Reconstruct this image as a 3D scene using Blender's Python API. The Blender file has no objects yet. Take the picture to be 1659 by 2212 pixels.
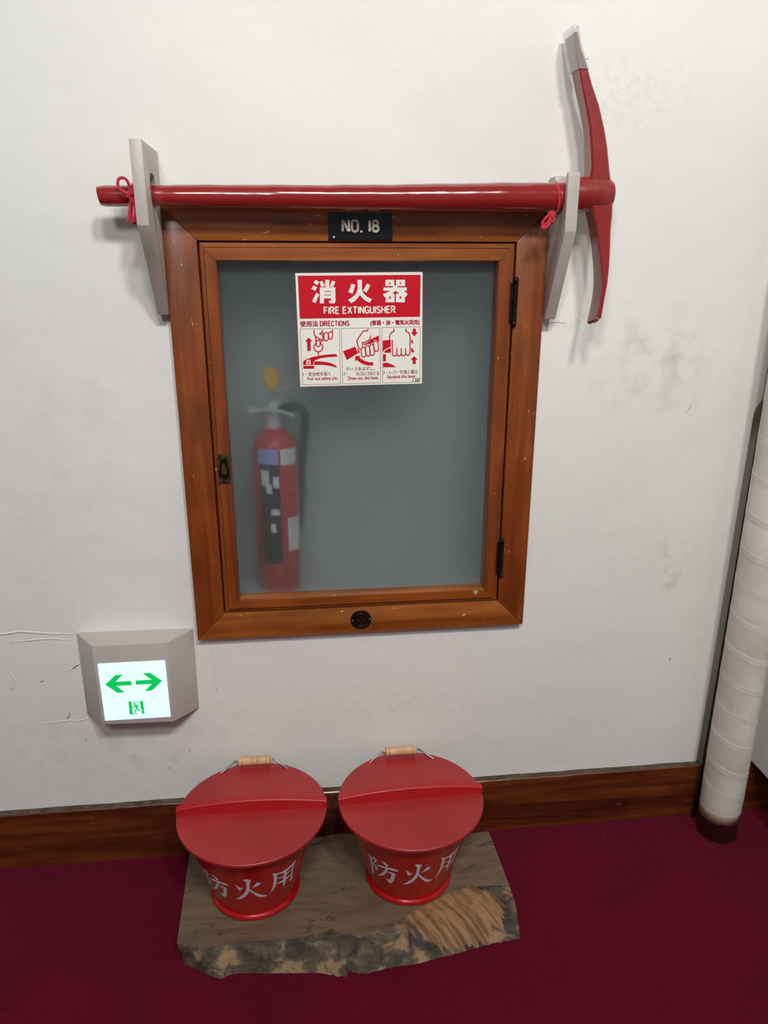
import bpy, bmesh, math, random
from mathutils import Vector, Matrix
from mathutils.geometry import tessellate_polygon

sc = bpy.context.scene
COL = sc.collection
rnd = random.Random(7)
R = math.radians

WORLD_S = 0.15
GLOW = 0.55
GL_R, GL_C, GL_D = 0.34, (150, 158, 158), 0.18
CARP = ((78, 6, 24), (100, 11, 34))
LAMPS = [('ceiling_lamp', (-0.45, -2.30, 2.40), (0.0, 0, 1.1), 0.34, 16, (1.0, 1.0, 0.97)),
         ('ceiling_lamp', (0.10, -2.25, 2.95), (0.2, 0, 1.2), 0.30, 23, (1.0, 1.0, 0.96)),
         ('ceiling_lamp', (0.60, -2.25, 2.95), (0.6, 0, 1.2), 0.30, 33, (1.0, 1.0, 0.96))]

# ------------------------------------------------------------ camera
W_PX, H_PX = 1659, 2212
cam_d = bpy.data.cameras.new('camera')
cam_d.sensor_fit = 'VERTICAL'; cam_d.sensor_height = 36.0
cam_d.lens = 1604.54 / H_PX * 36.0
cam_d.clip_start = 0.02
cam = bpy.data.objects.new('camera', cam_d); COL.objects.link(cam)
rv, uv, fv = Vector((0.9941, -0.1087, 0.0007)), Vector((0.0332, 0.3100, 0.9502)), Vector((0.1035, 0.9445, -0.3118))
m = Matrix((rv, uv, -fv)).transposed().to_quaternion().to_matrix().to_4x4()
m.translation = Vector((0.0001, -1.4572, 1.3000))
cam.matrix_world = m
sc.camera = cam

# ------------------------------------------------------------ world, lights, exposure
w = bpy.data.worlds.new('world'); sc.world = w; w.use_nodes = True
w.node_tree.nodes['Background'].inputs[0].default_value = (0.80, 0.86, 1.0, 1)
w.node_tree.nodes['Background'].inputs[1].default_value = WORLD_S
sc.view_settings.view_transform = 'Standard'; sc.view_settings.look = 'None'
sc.view_settings.exposure = 0.0; sc.view_settings.gamma = 1.0
sc.view_settings.use_curve_mapping = False
sc.cycles.sample_clamp_indirect = 6.0
sc.cycles.max_bounces = 10

def area(name, loc, aim, size, power, color=(1, 1, 1), size_y=None):
    d = bpy.data.lights.new(name, 'AREA')
    d.shape = 'RECTANGLE' if size_y else 'DISK'
    d.size = size
    if size_y: d.size_y = size_y
    d.energy = power; d.color = color
    o = bpy.data.objects.new(name, d); COL.objects.link(o)
    o.location = loc
    o.rotation_euler = (Vector(aim) - Vector(loc)).to_track_quat('-Z', 'Y').to_euler()
    return o
for a in LAMPS: area(*a)

# ------------------------------------------------------------ shapes measured on the place (metres; sign artwork in millimetres; bucket characters in degrees and millimetres)
RIDGES = [([(-0.80, 0.585), (-0.70, 0.578), (-0.60, 0.583), (-0.49, 0.574)], 0.0035), ([(-0.62, 0.560), (-0.56, 0.566), (-0.50, 0.560)], 0.0025),
          ([(-0.245, 0.575), (-0.235, 0.555), (-0.22, 0.548), (-0.20, 0.553)], 0.0035), ([(-0.233, 0.56), (-0.20, 0.556), (-0.15, 0.554), (-0.10, 0.556)], 0.0022),
          ([(-0.212, 0.53), (-0.208, 0.50), (-0.212, 0.46), (-0.208, 0.42)], 0.002), ([(-0.60, 0.362), (-0.55, 0.366), (-0.50, 0.366), (-0.47, 0.378)], 0.002),
          ([(-0.63, 0.49), (-0.625, 0.47), (-0.632, 0.45)], 0.003), ([(-0.52, 0.486), (-0.505, 0.492), (-0.49, 0.503)], 0.002)]
CRACKS = [([(-0.508, 0.49), (-0.498, 0.497), (-0.488, 0.502)], 0.0011), ([(-0.533, 0.369), (-0.527, 0.376), (-0.524, 0.386)], 0.0010), ([(-0.574, 0.464), (-0.568, 0.468)], 0.0012),
          ([(0.495, 1.655), (0.51, 1.653), (0.525, 1.654)], 0.0009), ([(0.79, 1.013), (0.797, 1.02), (0.803, 1.03)], 0.0005), ([(0.829, 0.43), (0.832, 0.438)], 0.0009),
          ([(-0.235, 0.571), (-0.229, 0.565), (-0.236, 0.556)], 0.0008), ([(-0.70, 0.845), (-0.66, 0.842), (-0.60, 0.843)], 0.0006), ([(-0.50, 0.31), (-0.496, 0.322)], 0.0007),
          ([(0.48, 1.197), (0.50, 1.199), (0.52, 1.197)], 0.0006), ([(-0.33, 0.225), (-0.325, 0.231)], 0.0007), ([(-0.28, 0.265), (-0.277, 0.275)], 0.0006)]
SLAB_T = [(-0.292, -0.290), (-0.269, -0.305), (-0.219, -0.314), (-0.157, -0.308), (-0.048, -0.313), (0.007, -0.302), (0.026, -0.296), (0.048, -0.306), (0.075, -0.325), (0.100, -0.318), (0.137, -0.300), (0.157, -0.293), (0.199, -0.269), (0.282, -0.230), (0.337, -0.221), (0.404, -0.227)]
SLAB_B = [(-0.292, -0.298), (-0.272, -0.305), (-0.266, -0.314), (-0.238, -0.327), (-0.214, -0.344), (-0.191, -0.353), (-0.181, -0.345), (-0.157, -0.344), (-0.085, -0.352), (-0.005, -0.360), (0.035, -0.372), (0.047, -0.373), (0.052, -0.360), (0.060, -0.366), (0.084, -0.372), (0.140, -0.362), (0.186, -0.361), (0.233, -0.352), (0.282, -0.344), (0.341, -0.332), (0.403, -0.326)]
TAPE = [0.125, 0.19, 0.262, 0.335, 0.41, 0.485, 0.56, 0.635, 0.71, 0.79, 0.87, 0.95, 1.03]
D = {
 'red': [[[4.61, -4.57], [236.0, -5.35], [235.25, -82.48], [4.9, -82.31]]],
 'white': [[[38.07, -12.11], [44.24, -16.46], [39.58, -22.22], [33.17, -16.73]], [[32.94, -22.27], [39.74, -25.65], [35.93, -32.16], [28.57, -28.05]], [[37.9, -34.92], [43.38, -38.59], [35.63, -54.31], [29.23, -51.03]], [[44.55, -16.04], [49.93, -14.13], [54.63, -23.01], [47.44, -25.48]], [[55.31, -12.36], [63.27, -12.47], [62.78, -26.7], [54.79, -26.58]], [[67.95, -13.96], [74.38, -15.9], [69.63, -25.8], [63.45, -24.57]], [[44.91, -25.72], [52.75, -25.84], [51.68, -54.86], [43.8, -54.73]], [[52.45, -25.84], [66.36, -26.04], [66.13, -32.76], [52.21, -32.55]], [[66.06, -26.04], [73.76, -26.15], [73.53, -52.32], [71.05, -55.17], [61.81, -55.02], [61.1, -49.81], [65.26, -49.87]], [[52.16, -33.84], [66.09, -34.05], [65.91, -39.36], [51.96, -39.15]], [[51.92, -40.44], [65.87, -40.66], [65.69, -46.13], [51.71, -45.91]], [[115.92, -13.21], [124.22, -13.33], [123.94, -27.61], [124.43, -32.64], [127.02, -37.71], [132.89, -43.57], [142.54, -48.35], [138.68, -54.81], [130.5, -51.2], [123.88, -45.59], [120.09, -40.48], [115.64, -46.19], [109.53, -51.88], [103.02, -55.4], [97.21, -48.79], [103.71, -45.57], [110.55, -40.34], [114.4, -34.64], [116.05, -27.49]], [[103.89, -20.17], [111.57, -21.71], [108.83, -30.97], [106.13, -38.11], [98.15, -35.4], [101.61, -27.99]], [[133.3, -20.16], [139.96, -22.83], [136.4, -30.66], [132.27, -36.35], [125.63, -32.37], [129.91, -26.69]], [[164.95, -27.5], [209.41, -27.87], [209.41, -33.92], [164.89, -33.53]], [[182.76, -24.6], [191.74, -24.74], [191.72, -28.18], [182.74, -28.05]], [[179.12, -33.17], [189.3, -33.32], [180.87, -38.97], [168.82, -45.14], [167.02, -45.11], [163.63, -39.71], [171.9, -36.52]], [[194.4, -33.4], [203.4, -33.54], [211.21, -39.72], [207.45, -45.45], [195.88, -39.48], [187.66, -33.3]], [[168.82, -13.54], [185.82, -13.78], [185.79, -18.92], [168.77, -18.67]], [[168.77, -18.67], [175.49, -18.77], [175.46, -21.63], [168.75, -21.53]], [[178.62, -18.82], [185.79, -18.92], [185.77, -21.78], [178.6, -21.68]], [[168.75, -21.53], [185.77, -21.78], [185.75, -25.22], [168.71, -24.97]], [[188.95, -13.82], [206.12, -14.06], [206.12, -18.93], [188.93, -18.68]], [[188.93, -18.68], [195.65, -18.77], [195.64, -21.64], [188.91, -21.54]], [[199.09, -18.82], [206.12, -18.93], [206.12, -21.79], [199.08, -21.69]], [[188.91, -21.54], [206.12, -21.79], [206.11, -25.52], [188.89, -25.27]], [[168.88, -38.78], [186.12, -39.05], [186.1, -44.39], [168.83, -44.13]], [[168.83, -44.13], [175.13, -44.22], [175.1, -48.13], [168.79, -48.03]], [[178.59, -44.28], [186.1, -44.39], [186.07, -48.31], [178.56, -48.19]], [[168.79, -48.03], [186.07, -48.31], [186.04, -54.84], [168.73, -54.56]], [[188.68, -39.08], [205.8, -39.35], [205.8, -44.27], [188.65, -44.0]], [[188.65, -44.0], [195.57, -44.11], [195.55, -48.17], [188.63, -48.06]], [[199.18, -44.16], [205.8, -44.27], [205.79, -48.33], [199.17, -48.22]], [[188.63, -48.06], [205.79, -48.33], [205.79, -55.16], [188.6, -54.88]]],
 'pict': [[[20.14, -117.15], [27.26, -124.7], [23.43, -124.94], [23.32, -142.43], [16.74, -142.49], [16.75, -125.0], [13.07, -124.74]], [[7.97, -161.4], [15.96, -157.42], [28.3, -153.53], [39.91, -151.66], [52.78, -150.21], [65.64, -149.52], [71.42, -149.63], [73.6, -151.91], [74.49, -154.29], [65.47, -154.74], [52.6, -155.31], [40.99, -156.98], [33.19, -159.38], [29.56, -161.86], [27.49, -165.34], [27.0, -169.49], [7.62, -169.08]], [[29.49, -163.46], [33.06, -162.57], [42.68, -162.97], [52.28, -164.26], [61.86, -166.71], [68.2, -170.05], [71.97, -173.35], [72.21, -175.81], [64.87, -173.2], [55.27, -170.94], [42.44, -169.5], [28.29, -169.39], [28.43, -166.0]], [[7.67, -170.69], [28.87, -170.82], [28.64, -176.41], [7.54, -176.34]], [[84.96, -144.43], [108.94, -136.28], [114.09, -148.9], [92.34, -161.33]], [[111.91, -138.12], [114.55, -141.45], [117.2, -144.48], [117.43, -148.07], [114.98, -149.51]], [[139.29, -122.94], [155.33, -115.86], [155.46, -129.17], [151.29, -125.53], [146.49, -124.26], [142.79, -130.11], [137.94, -131.8], [131.91, -132.27], [127.06, -133.96], [124.69, -131.54], [132.56, -129.32]], [[108.65, -154.17], [118.69, -154.2], [116.64, -156.74], [121.1, -160.43], [127.7, -164.18], [134.95, -166.32], [143.45, -166.62], [143.35, -172.97], [134.84, -172.78], [126.36, -171.09], [117.95, -166.69], [111.39, -161.73], [108.6, -164.38]], [[162.47, -126.04], [170.44, -125.01], [178.41, -124.57], [178.32, -137.35], [170.3, -140.77], [165.12, -143.95], [163.58, -146.61], [162.22, -149.28]], [[165.7, -146.06], [171.5, -141.99], [178.42, -140.04], [178.35, -149.31], [165.97, -149.35]], [[162.79, -151.87], [168.5, -151.62], [168.37, -165.46], [162.77, -165.52]], [[162.74, -168.54], [170.66, -168.29], [177.96, -170.68], [183.43, -173.82], [187.99, -177.26], [162.77, -177.02]], [[218.07, -123.14], [220.32, -125.67], [221.85, -129.27], [222.58, -132.14], [218.33, -132.18]], [[218.11, -140.65], [220.66, -141.77], [222.5, -144.8], [224.22, -149.34], [218.37, -149.52]], [[221.17, -104.3], [227.33, -104.41], [227.47, -111.31], [231.59, -111.38], [224.24, -118.93], [217.08, -111.11], [221.31, -111.19]], [[224.06, -156.73], [231.24, -163.94], [227.32, -164.16], [227.35, -172.03], [221.23, -172.02], [221.02, -164.15], [216.93, -163.94]]],
 'tagw': [[[13.87, -161.21], [15.87, -159.46], [18.14, -158.93], [20.35, -159.55], [21.89, -161.06], [21.9, -168.42], [13.87, -168.38]]],
 'tagr': [[[16.38, -162.54], [18.06, -160.78], [19.9, -162.61], [19.62, -164.66], [16.6, -164.72]], [[15.9, -166.05], [20.4, -165.95], [20.32, -167.75], [15.83, -167.78]]],
 'lines': [[[31.0, -103.17], [31.14, -112.22], [33.06, -115.08], [37.39, -117.98], [42.35, -121.21]], [[33.36, -115.4], [33.91, -122.31], [33.76, -129.23]], [[46.38, -136.11], [46.01, -138.3], [45.08, -140.33], [43.65, -142.06], [41.83, -143.38], [39.73, -144.18], [37.5, -144.43], [35.29, -144.09], [33.26, -143.2], [31.54, -141.82], [30.25, -140.03], [29.48, -137.97], [29.28, -135.77], [29.66, -133.59], [30.6, -131.57], [32.03, -129.84], [33.85, -128.54], [35.94, -127.73], [38.16, -127.49], [40.36, -127.82], [42.39, -128.7], [44.1, -130.08], [45.4, -131.86], [46.17, -133.91], [46.38, -136.11]], [[37.83, -144.18], [37.55, -151.17]], [[48.1, -103.48], [45.52, -108.12], [41.48, -110.85], [45.86, -112.5], [47.94, -116.61], [46.84, -120.36], [43.93, -121.56], [40.48, -120.24]], [[45.37, -108.74], [48.5, -110.05], [50.09, -115.09], [49.46, -121.98], [46.69, -124.44], [43.2, -124.06]], [[65.76, -103.18], [65.68, -115.38]], [[34.04, -122.31], [35.98, -121.41]], [[40.44, -121.18], [43.02, -128.78]], [[135.11, -103.55], [132.05, -107.19], [126.97, -106.51], [123.33, -109.08], [112.51, -124.49], [113.81, -133.7], [116.68, -140.59], [119.67, -141.55], [123.03, -139.53], [123.42, -135.08], [122.64, -128.83], [126.55, -128.91], [133.21, -126.37], [137.49, -122.31], [140.01, -115.57]], [[184.45, -103.45], [184.54, -109.04], [180.8, -110.15], [177.16, -113.61], [175.92, -118.9], [175.88, -124.23]], [[207.79, -103.29], [207.79, -109.17], [212.13, -110.73], [215.16, -114.91], [215.95, -119.66], [215.99, -150.67], [214.9, -153.65], [211.55, -154.79], [208.5, -153.52], [207.29, -150.49], [207.29, -141.21]], [[181.19, -124.63], [181.13, -151.16], [182.33, -154.19], [185.67, -155.76], [188.72, -154.32], [189.95, -151.34], [189.99, -140.86]], [[189.95, -151.34], [191.45, -154.38], [194.19, -155.93], [196.93, -155.09], [198.58, -152.12], [198.61, -140.74]], [[198.58, -152.12], [199.97, -154.55], [203.02, -155.82], [206.07, -154.07], [207.29, -151.09]]],
 'caps': [[[41.7, -126.61], [41.56, -125.48], [41.08, -124.45], [40.29, -123.63], [39.28, -123.09], [38.15, -122.89], [37.0, -123.05], [35.95, -123.55], [35.1, -124.34], [34.54, -125.34], [34.31, -126.47], [34.17, -131.32], [34.48, -132.42], [35.12, -133.36], [36.03, -134.05], [37.12, -134.43], [38.28, -134.45], [39.39, -134.12], [40.35, -133.46], [41.07, -132.55], [41.47, -131.47], [41.7, -126.61]], [[57.75, -112.72], [57.59, -111.52], [57.07, -110.43], [56.23, -109.56], [55.15, -108.98], [53.94, -108.77], [52.72, -108.94], [51.6, -109.47], [50.7, -110.31], [50.1, -111.38], [49.86, -112.58], [49.62, -120.71], [49.96, -121.87], [50.65, -122.87], [51.62, -123.61], [52.78, -124.01], [54.02, -124.03], [55.21, -123.68], [56.23, -122.98], [56.99, -122.01], [57.41, -120.85], [57.75, -112.72]], [[65.81, -111.31], [65.67, -110.18], [65.18, -109.16], [64.39, -108.35], [63.38, -107.81], [62.25, -107.61], [61.1, -107.77], [60.06, -108.27], [59.21, -109.05], [58.65, -110.05], [58.44, -111.17], [58.26, -117.63], [58.58, -118.72], [59.22, -119.65], [60.14, -120.34], [61.22, -120.71], [62.38, -120.74], [63.49, -120.4], [64.45, -119.75], [65.16, -118.84], [65.55, -117.77], [65.81, -111.31]], [[128.47, -141.6], [128.19, -140.36], [127.54, -139.27], [126.58, -138.42], [125.4, -137.92], [124.13, -137.8], [122.87, -138.07], [121.77, -138.71], [120.92, -139.66], [120.41, -140.82], [120.28, -142.08], [121.0, -153.09], [121.47, -154.28], [122.29, -155.26], [123.37, -155.95], [124.62, -156.27], [125.91, -156.2], [127.1, -155.73], [128.1, -154.92], [128.79, -153.85], [129.11, -152.61], [128.47, -141.6]], [[136.51, -138.2], [136.23, -137.04], [135.59, -136.03], [134.67, -135.25], [133.55, -134.8], [132.35, -134.71], [131.17, -134.99], [130.15, -135.61], [129.37, -136.52], [128.91, -137.62], [128.82, -138.81], [129.96, -152.02], [130.43, -153.13], [131.22, -154.04], [132.26, -154.67], [133.44, -154.94], [134.65, -154.85], [135.76, -154.39], [136.68, -153.61], [137.31, -152.59], [137.59, -151.42], [136.51, -138.2]], [[144.64, -136.1], [144.33, -134.95], [143.67, -133.94], [142.73, -133.19], [141.61, -132.76], [140.4, -132.69], [139.23, -132.99], [138.22, -133.64], [137.46, -134.56], [137.03, -135.67], [136.96, -136.86], [138.46, -150.63], [138.95, -151.73], [139.77, -152.63], [140.82, -153.23], [142.0, -153.49], [143.21, -153.37], [144.32, -152.89], [145.22, -152.09], [145.82, -151.05], [146.07, -149.88], [144.64, -136.1]], [[152.96, -130.44], [152.61, -129.19], [151.89, -128.09], [150.86, -127.27], [149.63, -126.8], [148.31, -126.73], [147.04, -127.06], [145.93, -127.76], [145.1, -128.77], [144.63, -129.98], [144.56, -131.28], [145.83, -142.58], [146.37, -143.78], [147.26, -144.75], [148.4, -145.41], [149.7, -145.69], [151.02, -145.56], [152.23, -145.04], [153.21, -144.16], [153.87, -143.04], [154.14, -141.76], [152.96, -130.44]]],
 'frames': [[[4.64, -101.44], [79.28, -101.56], [78.72, -207.27], [5.03, -207.2], [4.64, -101.44]], [[82.9, -101.6], [157.3, -101.49], [157.57, -207.13], [82.87, -207.25], [82.9, -101.6]], [[161.17, -101.27], [235.33, -101.15], [235.65, -207.07], [161.71, -207.53], [161.17, -101.27]]],
 'texts': [["FIRE EXTINGUISHER", 50.49, -75.05, 187.97, -60.85, "wb"], ["使用法", 4.83, -97.28, 39.14, -86.44, "b"], ["DIRECTIONS", 42.51, -97.22, 98.89, -86.92, "m"], ["(普通・油・電気火災用)", 138.97, -98.35, 234.47, -87.37, "b"], ["1・安全栓を抜く", 6.44, -190.52, 59.71, -182.77, "n"], ["Pull out safety pin.", 14.6, -200.25, 74.28, -192.69, "m"], ["ホースをはずし、", 90.57, -182.3, 146.97, -175.04, "n"], ["2・", 85.17, -190.81, 92.03, -184.27, "n"], ["火元に向ける", 109.49, -192.08, 155.27, -184.14, "n"], ["Draw out. the hose.", 93.44, -200.02, 153.57, -193.25, "m"], ["3・レバーを強く握る", 162.81, -190.83, 231.08, -182.94, "n"], ["Squeeze the lever.", 170.68, -200.98, 228.91, -192.18, "m"], ["138", 221.44, -207.06, 234.68, -199.67, "k"]],
 'arrows': [[[10.56, -47.93], [32.88, -27.12], [47.57, -26.6], [31.33, -42.86], [62.65, -42.84], [62.4, -52.62], [31.76, -52.4], [47.29, -68.34], [32.48, -68.54]], [[124.26, -46.66], [101.85, -26.13], [87.32, -26.68], [103.33, -42.3], [71.48, -42.65], [71.1, -52.11], [103.46, -52.17], [87.04, -67.96], [102.17, -67.77]]],
 'man': [[[52.27, -91.66], [58.37, -91.96], [57.94, -105.92], [58.16, -118.57], [61.51, -121.42], [51.87, -121.69]], [[52.33, -91.05], [81.36, -91.31], [81.26, -92.52], [52.19, -92.46]], [[75.48, -91.82], [81.51, -91.52], [81.65, -121.95], [78.72, -121.78], [75.47, -117.49], [75.47, -115.44], [78.29, -114.78], [77.51, -111.87], [75.66, -109.32]], [[65.66, -96.99], [65.55, -97.53], [65.33, -98.03], [65.01, -98.45], [64.62, -98.76], [64.17, -98.95], [63.7, -99.0], [63.25, -98.9], [62.84, -98.67], [62.51, -98.32], [62.27, -97.87], [62.14, -97.35], [62.12, -96.81], [62.23, -96.27], [62.46, -95.77], [62.78, -95.35], [63.17, -95.04], [63.62, -94.85], [64.08, -94.8], [64.53, -94.9], [64.94, -95.13], [65.28, -95.48], [65.52, -95.93], [65.65, -96.44]], [[64.49, -99.77], [70.99, -99.9], [70.71, -101.11], [68.11, -101.38], [69.37, -106.53], [70.27, -111.89], [76.08, -112.41], [75.96, -113.83], [69.1, -113.46], [68.51, -108.52], [67.45, -108.87], [62.86, -117.81], [61.02, -117.3], [66.11, -108.39], [65.99, -105.94], [63.93, -102.17], [61.22, -105.69], [58.15, -105.52], [58.28, -104.11], [60.68, -104.03]], [[70.65, -99.89], [73.69, -104.32], [72.63, -104.67], [69.88, -100.86]], [[62.13, -118.39], [63.63, -118.88], [67.14, -121.95], [64.88, -122.23]]],
 'hi': [[[-5.53, 174.4], [-2.77, 177.7], [1.69, 172.8], [0.14, 161.5], [-0.53, 143.1], [-1.57, 133.3], [-4.4, 122.6], [-8.38, 113.5], [-12.34, 108.3], [-18.15, 105.9], [-12.44, 116.1], [-7.51, 127.1], [-4.59, 138.2], [-3.32, 151.3], [-2.95, 166.6]], [[-0.22, 142.9], [3.3, 132.8], [7.72, 122.7], [13.18, 115.3], [17.62, 111.9], [14.62, 108.6], [10.34, 109.3], [6.24, 115.7], [2.46, 126.5], [-1.07, 137.6]], [[-14.17, 158.3], [-11.05, 153.1], [-9.53, 147.3], [-6.99, 149.3], [-8.54, 142.6], [-10.49, 137.9], [-11.93, 140.8], [-12.68, 148.3]], [[1.59, 146.1], [3.82, 152.4], [5.79, 158.9], [7.08, 163.5], [10.96, 158.0], [9.07, 152.5], [5.6, 149.3]]],
 'yo': [[[20.76, 178.4], [23.1, 176.5], [26.48, 171.4], [26.7, 160.8], [26.99, 141.8], [25.74, 128.8], [23.14, 119.3], [19.55, 110.8], [21.63, 121.1], [23.03, 134.3], [23.41, 150.7], [23.03, 167.9]], [[25.78, 172.4], [32.36, 168.6], [39.6, 170.3], [43.73, 177.4], [47.16, 178.5], [47.79, 171.6], [46.27, 167.8], [40.19, 163.4], [34.15, 162.8], [26.29, 167.6]], [[46.0, 170.2], [45.89, 153.2], [48.02, 131.9], [48.74, 119.0], [47.9, 113.6], [43.07, 123.3], [45.46, 124.7], [44.39, 142.3], [43.49, 163.3], [43.81, 172.4]], [[33.95, 166.1], [37.32, 165.4], [37.67, 145.9], [38.66, 124.2], [37.1, 111.9], [35.35, 123.3], [33.87, 150.1]], [[27.86, 154.1], [32.63, 152.0], [43.57, 158.3], [43.52, 154.6], [33.67, 147.4], [28.01, 150.8]], [[27.48, 139.1], [33.49, 138.5], [43.54, 141.8], [43.86, 136.3], [34.68, 132.5], [27.57, 136.8]]],
 'bo': [[[-52.39, 169.2], [-49.44, 166.6], [-46.86, 166.7], [-48.72, 145.6], [-51.43, 107.6], [-53.38, 102.6], [-56.13, 103.4], [-53.03, 126.6], [-51.05, 151.9], [-51.17, 163.7]], [[-46.8, 167.2], [-44.32, 171.1], [-40.2, 164.4], [-46.56, 144.9], [-43.07, 141.7], [-42.45, 134.3], [-44.8, 126.8], [-47.92, 124.3], [-45.58, 135.0], [-48.82, 141.4], [-47.74, 146.1], [-43.58, 159.6], [-45.92, 164.1]], [[-35.27, 171.0], [-31.39, 169.3], [-28.09, 162.1], [-29.05, 156.9], [-30.82, 156.1], [-33.26, 161.8]], [[-42.43, 149.9], [-38.52, 151.1], [-30.22, 154.6], [-23.34, 156.6], [-18.51, 154.4], [-18.95, 149.7], [-23.64, 149.2], [-31.96, 149.5], [-38.96, 146.3], [-42.18, 146.1]], [[-31.88, 150.7], [-28.63, 152.0], [-31.3, 137.4], [-35.45, 123.1], [-40.48, 114.1], [-47.15, 108.8], [-40.63, 121.0], [-35.25, 135.1], [-33.07, 144.0]], [[-30.9, 137.8], [-27.4, 142.3], [-23.93, 142.0], [-21.54, 137.6], [-23.21, 124.9], [-25.76, 109.7], [-28.96, 101.8], [-31.81, 101.9], [-32.96, 108.5], [-35.17, 114.8], [-31.4, 113.4], [-29.38, 114.2], [-27.18, 126.1], [-25.95, 136.0], [-28.4, 137.1]]],
 'cordL': [[[-0.2686, -0.1, 1.4144], [-0.2697, -0.1, 1.4214], [-0.2708, -0.1, 1.4291], [-0.2743, -0.1, 1.4372], [-0.2808, -0.1, 1.4398], [-0.2867, -0.1, 1.4371], [-0.2883, -0.1, 1.43], [-0.2857, -0.1, 1.423], [-0.2788, -0.1, 1.4178], [-0.2717, -0.1, 1.4149], [-0.2687, -0.1, 1.4138]], [[-0.2676, -0.105, 1.4139], [-0.2655, -0.105, 1.4228], [-0.2638, -0.105, 1.4298], [-0.2627, -0.105, 1.4257], [-0.2637, -0.105, 1.4187], [-0.267, -0.105, 1.4134]], [[-0.2688, -0.1, 1.412], [-0.2707, -0.1, 1.4025], [-0.2747, -0.1, 1.3857], [-0.2783, -0.1, 1.3718]], [[-0.2689, -0.097, 1.4111], [-0.2698, -0.097, 1.3997], [-0.2723, -0.097, 1.3847], [-0.2718, -0.097, 1.3733], [-0.2674, -0.097, 1.3703], [-0.2629, -0.097, 1.3712]], [[-0.2666, -0.103, 1.4094], [-0.2645, -0.103, 1.3993], [-0.2636, -0.103, 1.3904], [-0.2651, -0.103, 1.3814], [-0.2679, -0.103, 1.3723]]],
 'cordR': [[[0.4438, -0.098, 1.3897], [0.4358, -0.098, 1.3856], [0.4292, -0.098, 1.3775], [0.4292, -0.098, 1.369], [0.4359, -0.098, 1.3685], [0.441, -0.098, 1.3746], [0.4421, -0.098, 1.3826], [0.4442, -0.098, 1.3887]], [[0.4442, -0.098, 1.3887], [0.4488, -0.098, 1.3827], [0.4474, -0.098, 1.3782], [0.4418, -0.098, 1.3796]], [[0.4439, -0.098, 1.3887], [0.4386, -0.098, 1.3776], [0.4283, -0.098, 1.369], [0.4333, -0.098, 1.3663]]]}

# ------------------------------------------------------------ helpers
def lin(c):
    return tuple(((v / 255) / 12.92 if v / 255 <= 0.04045 else ((v / 255 + 0.055) / 1.055) ** 2.4) for v in c)

def mat(name, rgb, rough=0.5, metal=0.0, coat=0.0, noise=0.0, nscale=8.0, rgb2=None, stretch=(1, 1, 1),
        bump=0.0, bscale=200.0, bdist=0.0005, emit=0.0, sheen=0.0, spec=0.5, detail=5.0):
    M = bpy.data.materials.new(name); M.use_nodes = True
    nt = M.node_tree; N, L = nt.nodes, nt.links
    b = N['Principled BSDF']
    c = lin(rgb)
    b.inputs['Base Color'].default_value = (*c, 1)
    b.inputs['Roughness'].default_value = rough
    b.inputs['Metallic'].default_value = metal
    b.inputs['Coat Weight'].default_value = coat
    b.inputs['Coat Roughness'].default_value = 0.12
    b.inputs['Sheen Weight'].default_value = sheen
    b.inputs['Specular IOR Level'].default_value = spec
    if emit:
        b.inputs['Emission Color'].default_value = (*c, 1); b.inputs['Emission Strength'].default_value = emit
    tc = mp = None
    if noise or bump:
        tc = N.new('ShaderNodeTexCoord'); mp = N.new('ShaderNodeMapping')
        mp.inputs['Scale'].default_value = stretch
        L.new(tc.outputs['Object'], mp.inputs['Vector'])
    if noise:
        n = N.new('ShaderNodeTexNoise'); n.inputs['Scale'].default_value = nscale; n.inputs['Detail'].default_value = detail
        L.new(mp.outputs[0], n.inputs['Vector'])
        r = N.new('ShaderNodeValToRGB')
        r.color_ramp.elements[0].position = 0.35; r.color_ramp.elements[1].position = 0.65
        c2 = lin(rgb2) if rgb2 else tuple(v * (1 - noise) for v in c)
        r.color_ramp.elements[0].color = (*c, 1); r.color_ramp.elements[1].color = (*c2, 1)
        L.new(n.outputs['Fac'], r.inputs['Fac']); L.new(r.outputs['Color'], b.inputs['Base Color'])
    if bump:
        n2 = N.new('ShaderNodeTexNoise'); n2.inputs['Scale'].default_value = bscale; n2.inputs['Detail'].default_value = 3
        L.new(mp.outputs[0], n2.inputs['Vector'])
        bp = N.new('ShaderNodeBump'); bp.inputs['Strength'].default_value = bump; bp.inputs['Distance'].default_value = bdist
        L.new(n2.outputs['Fac'], bp.inputs['Height']); L.new(bp.outputs[0], b.inputs['Normal'])
    return M

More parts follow.
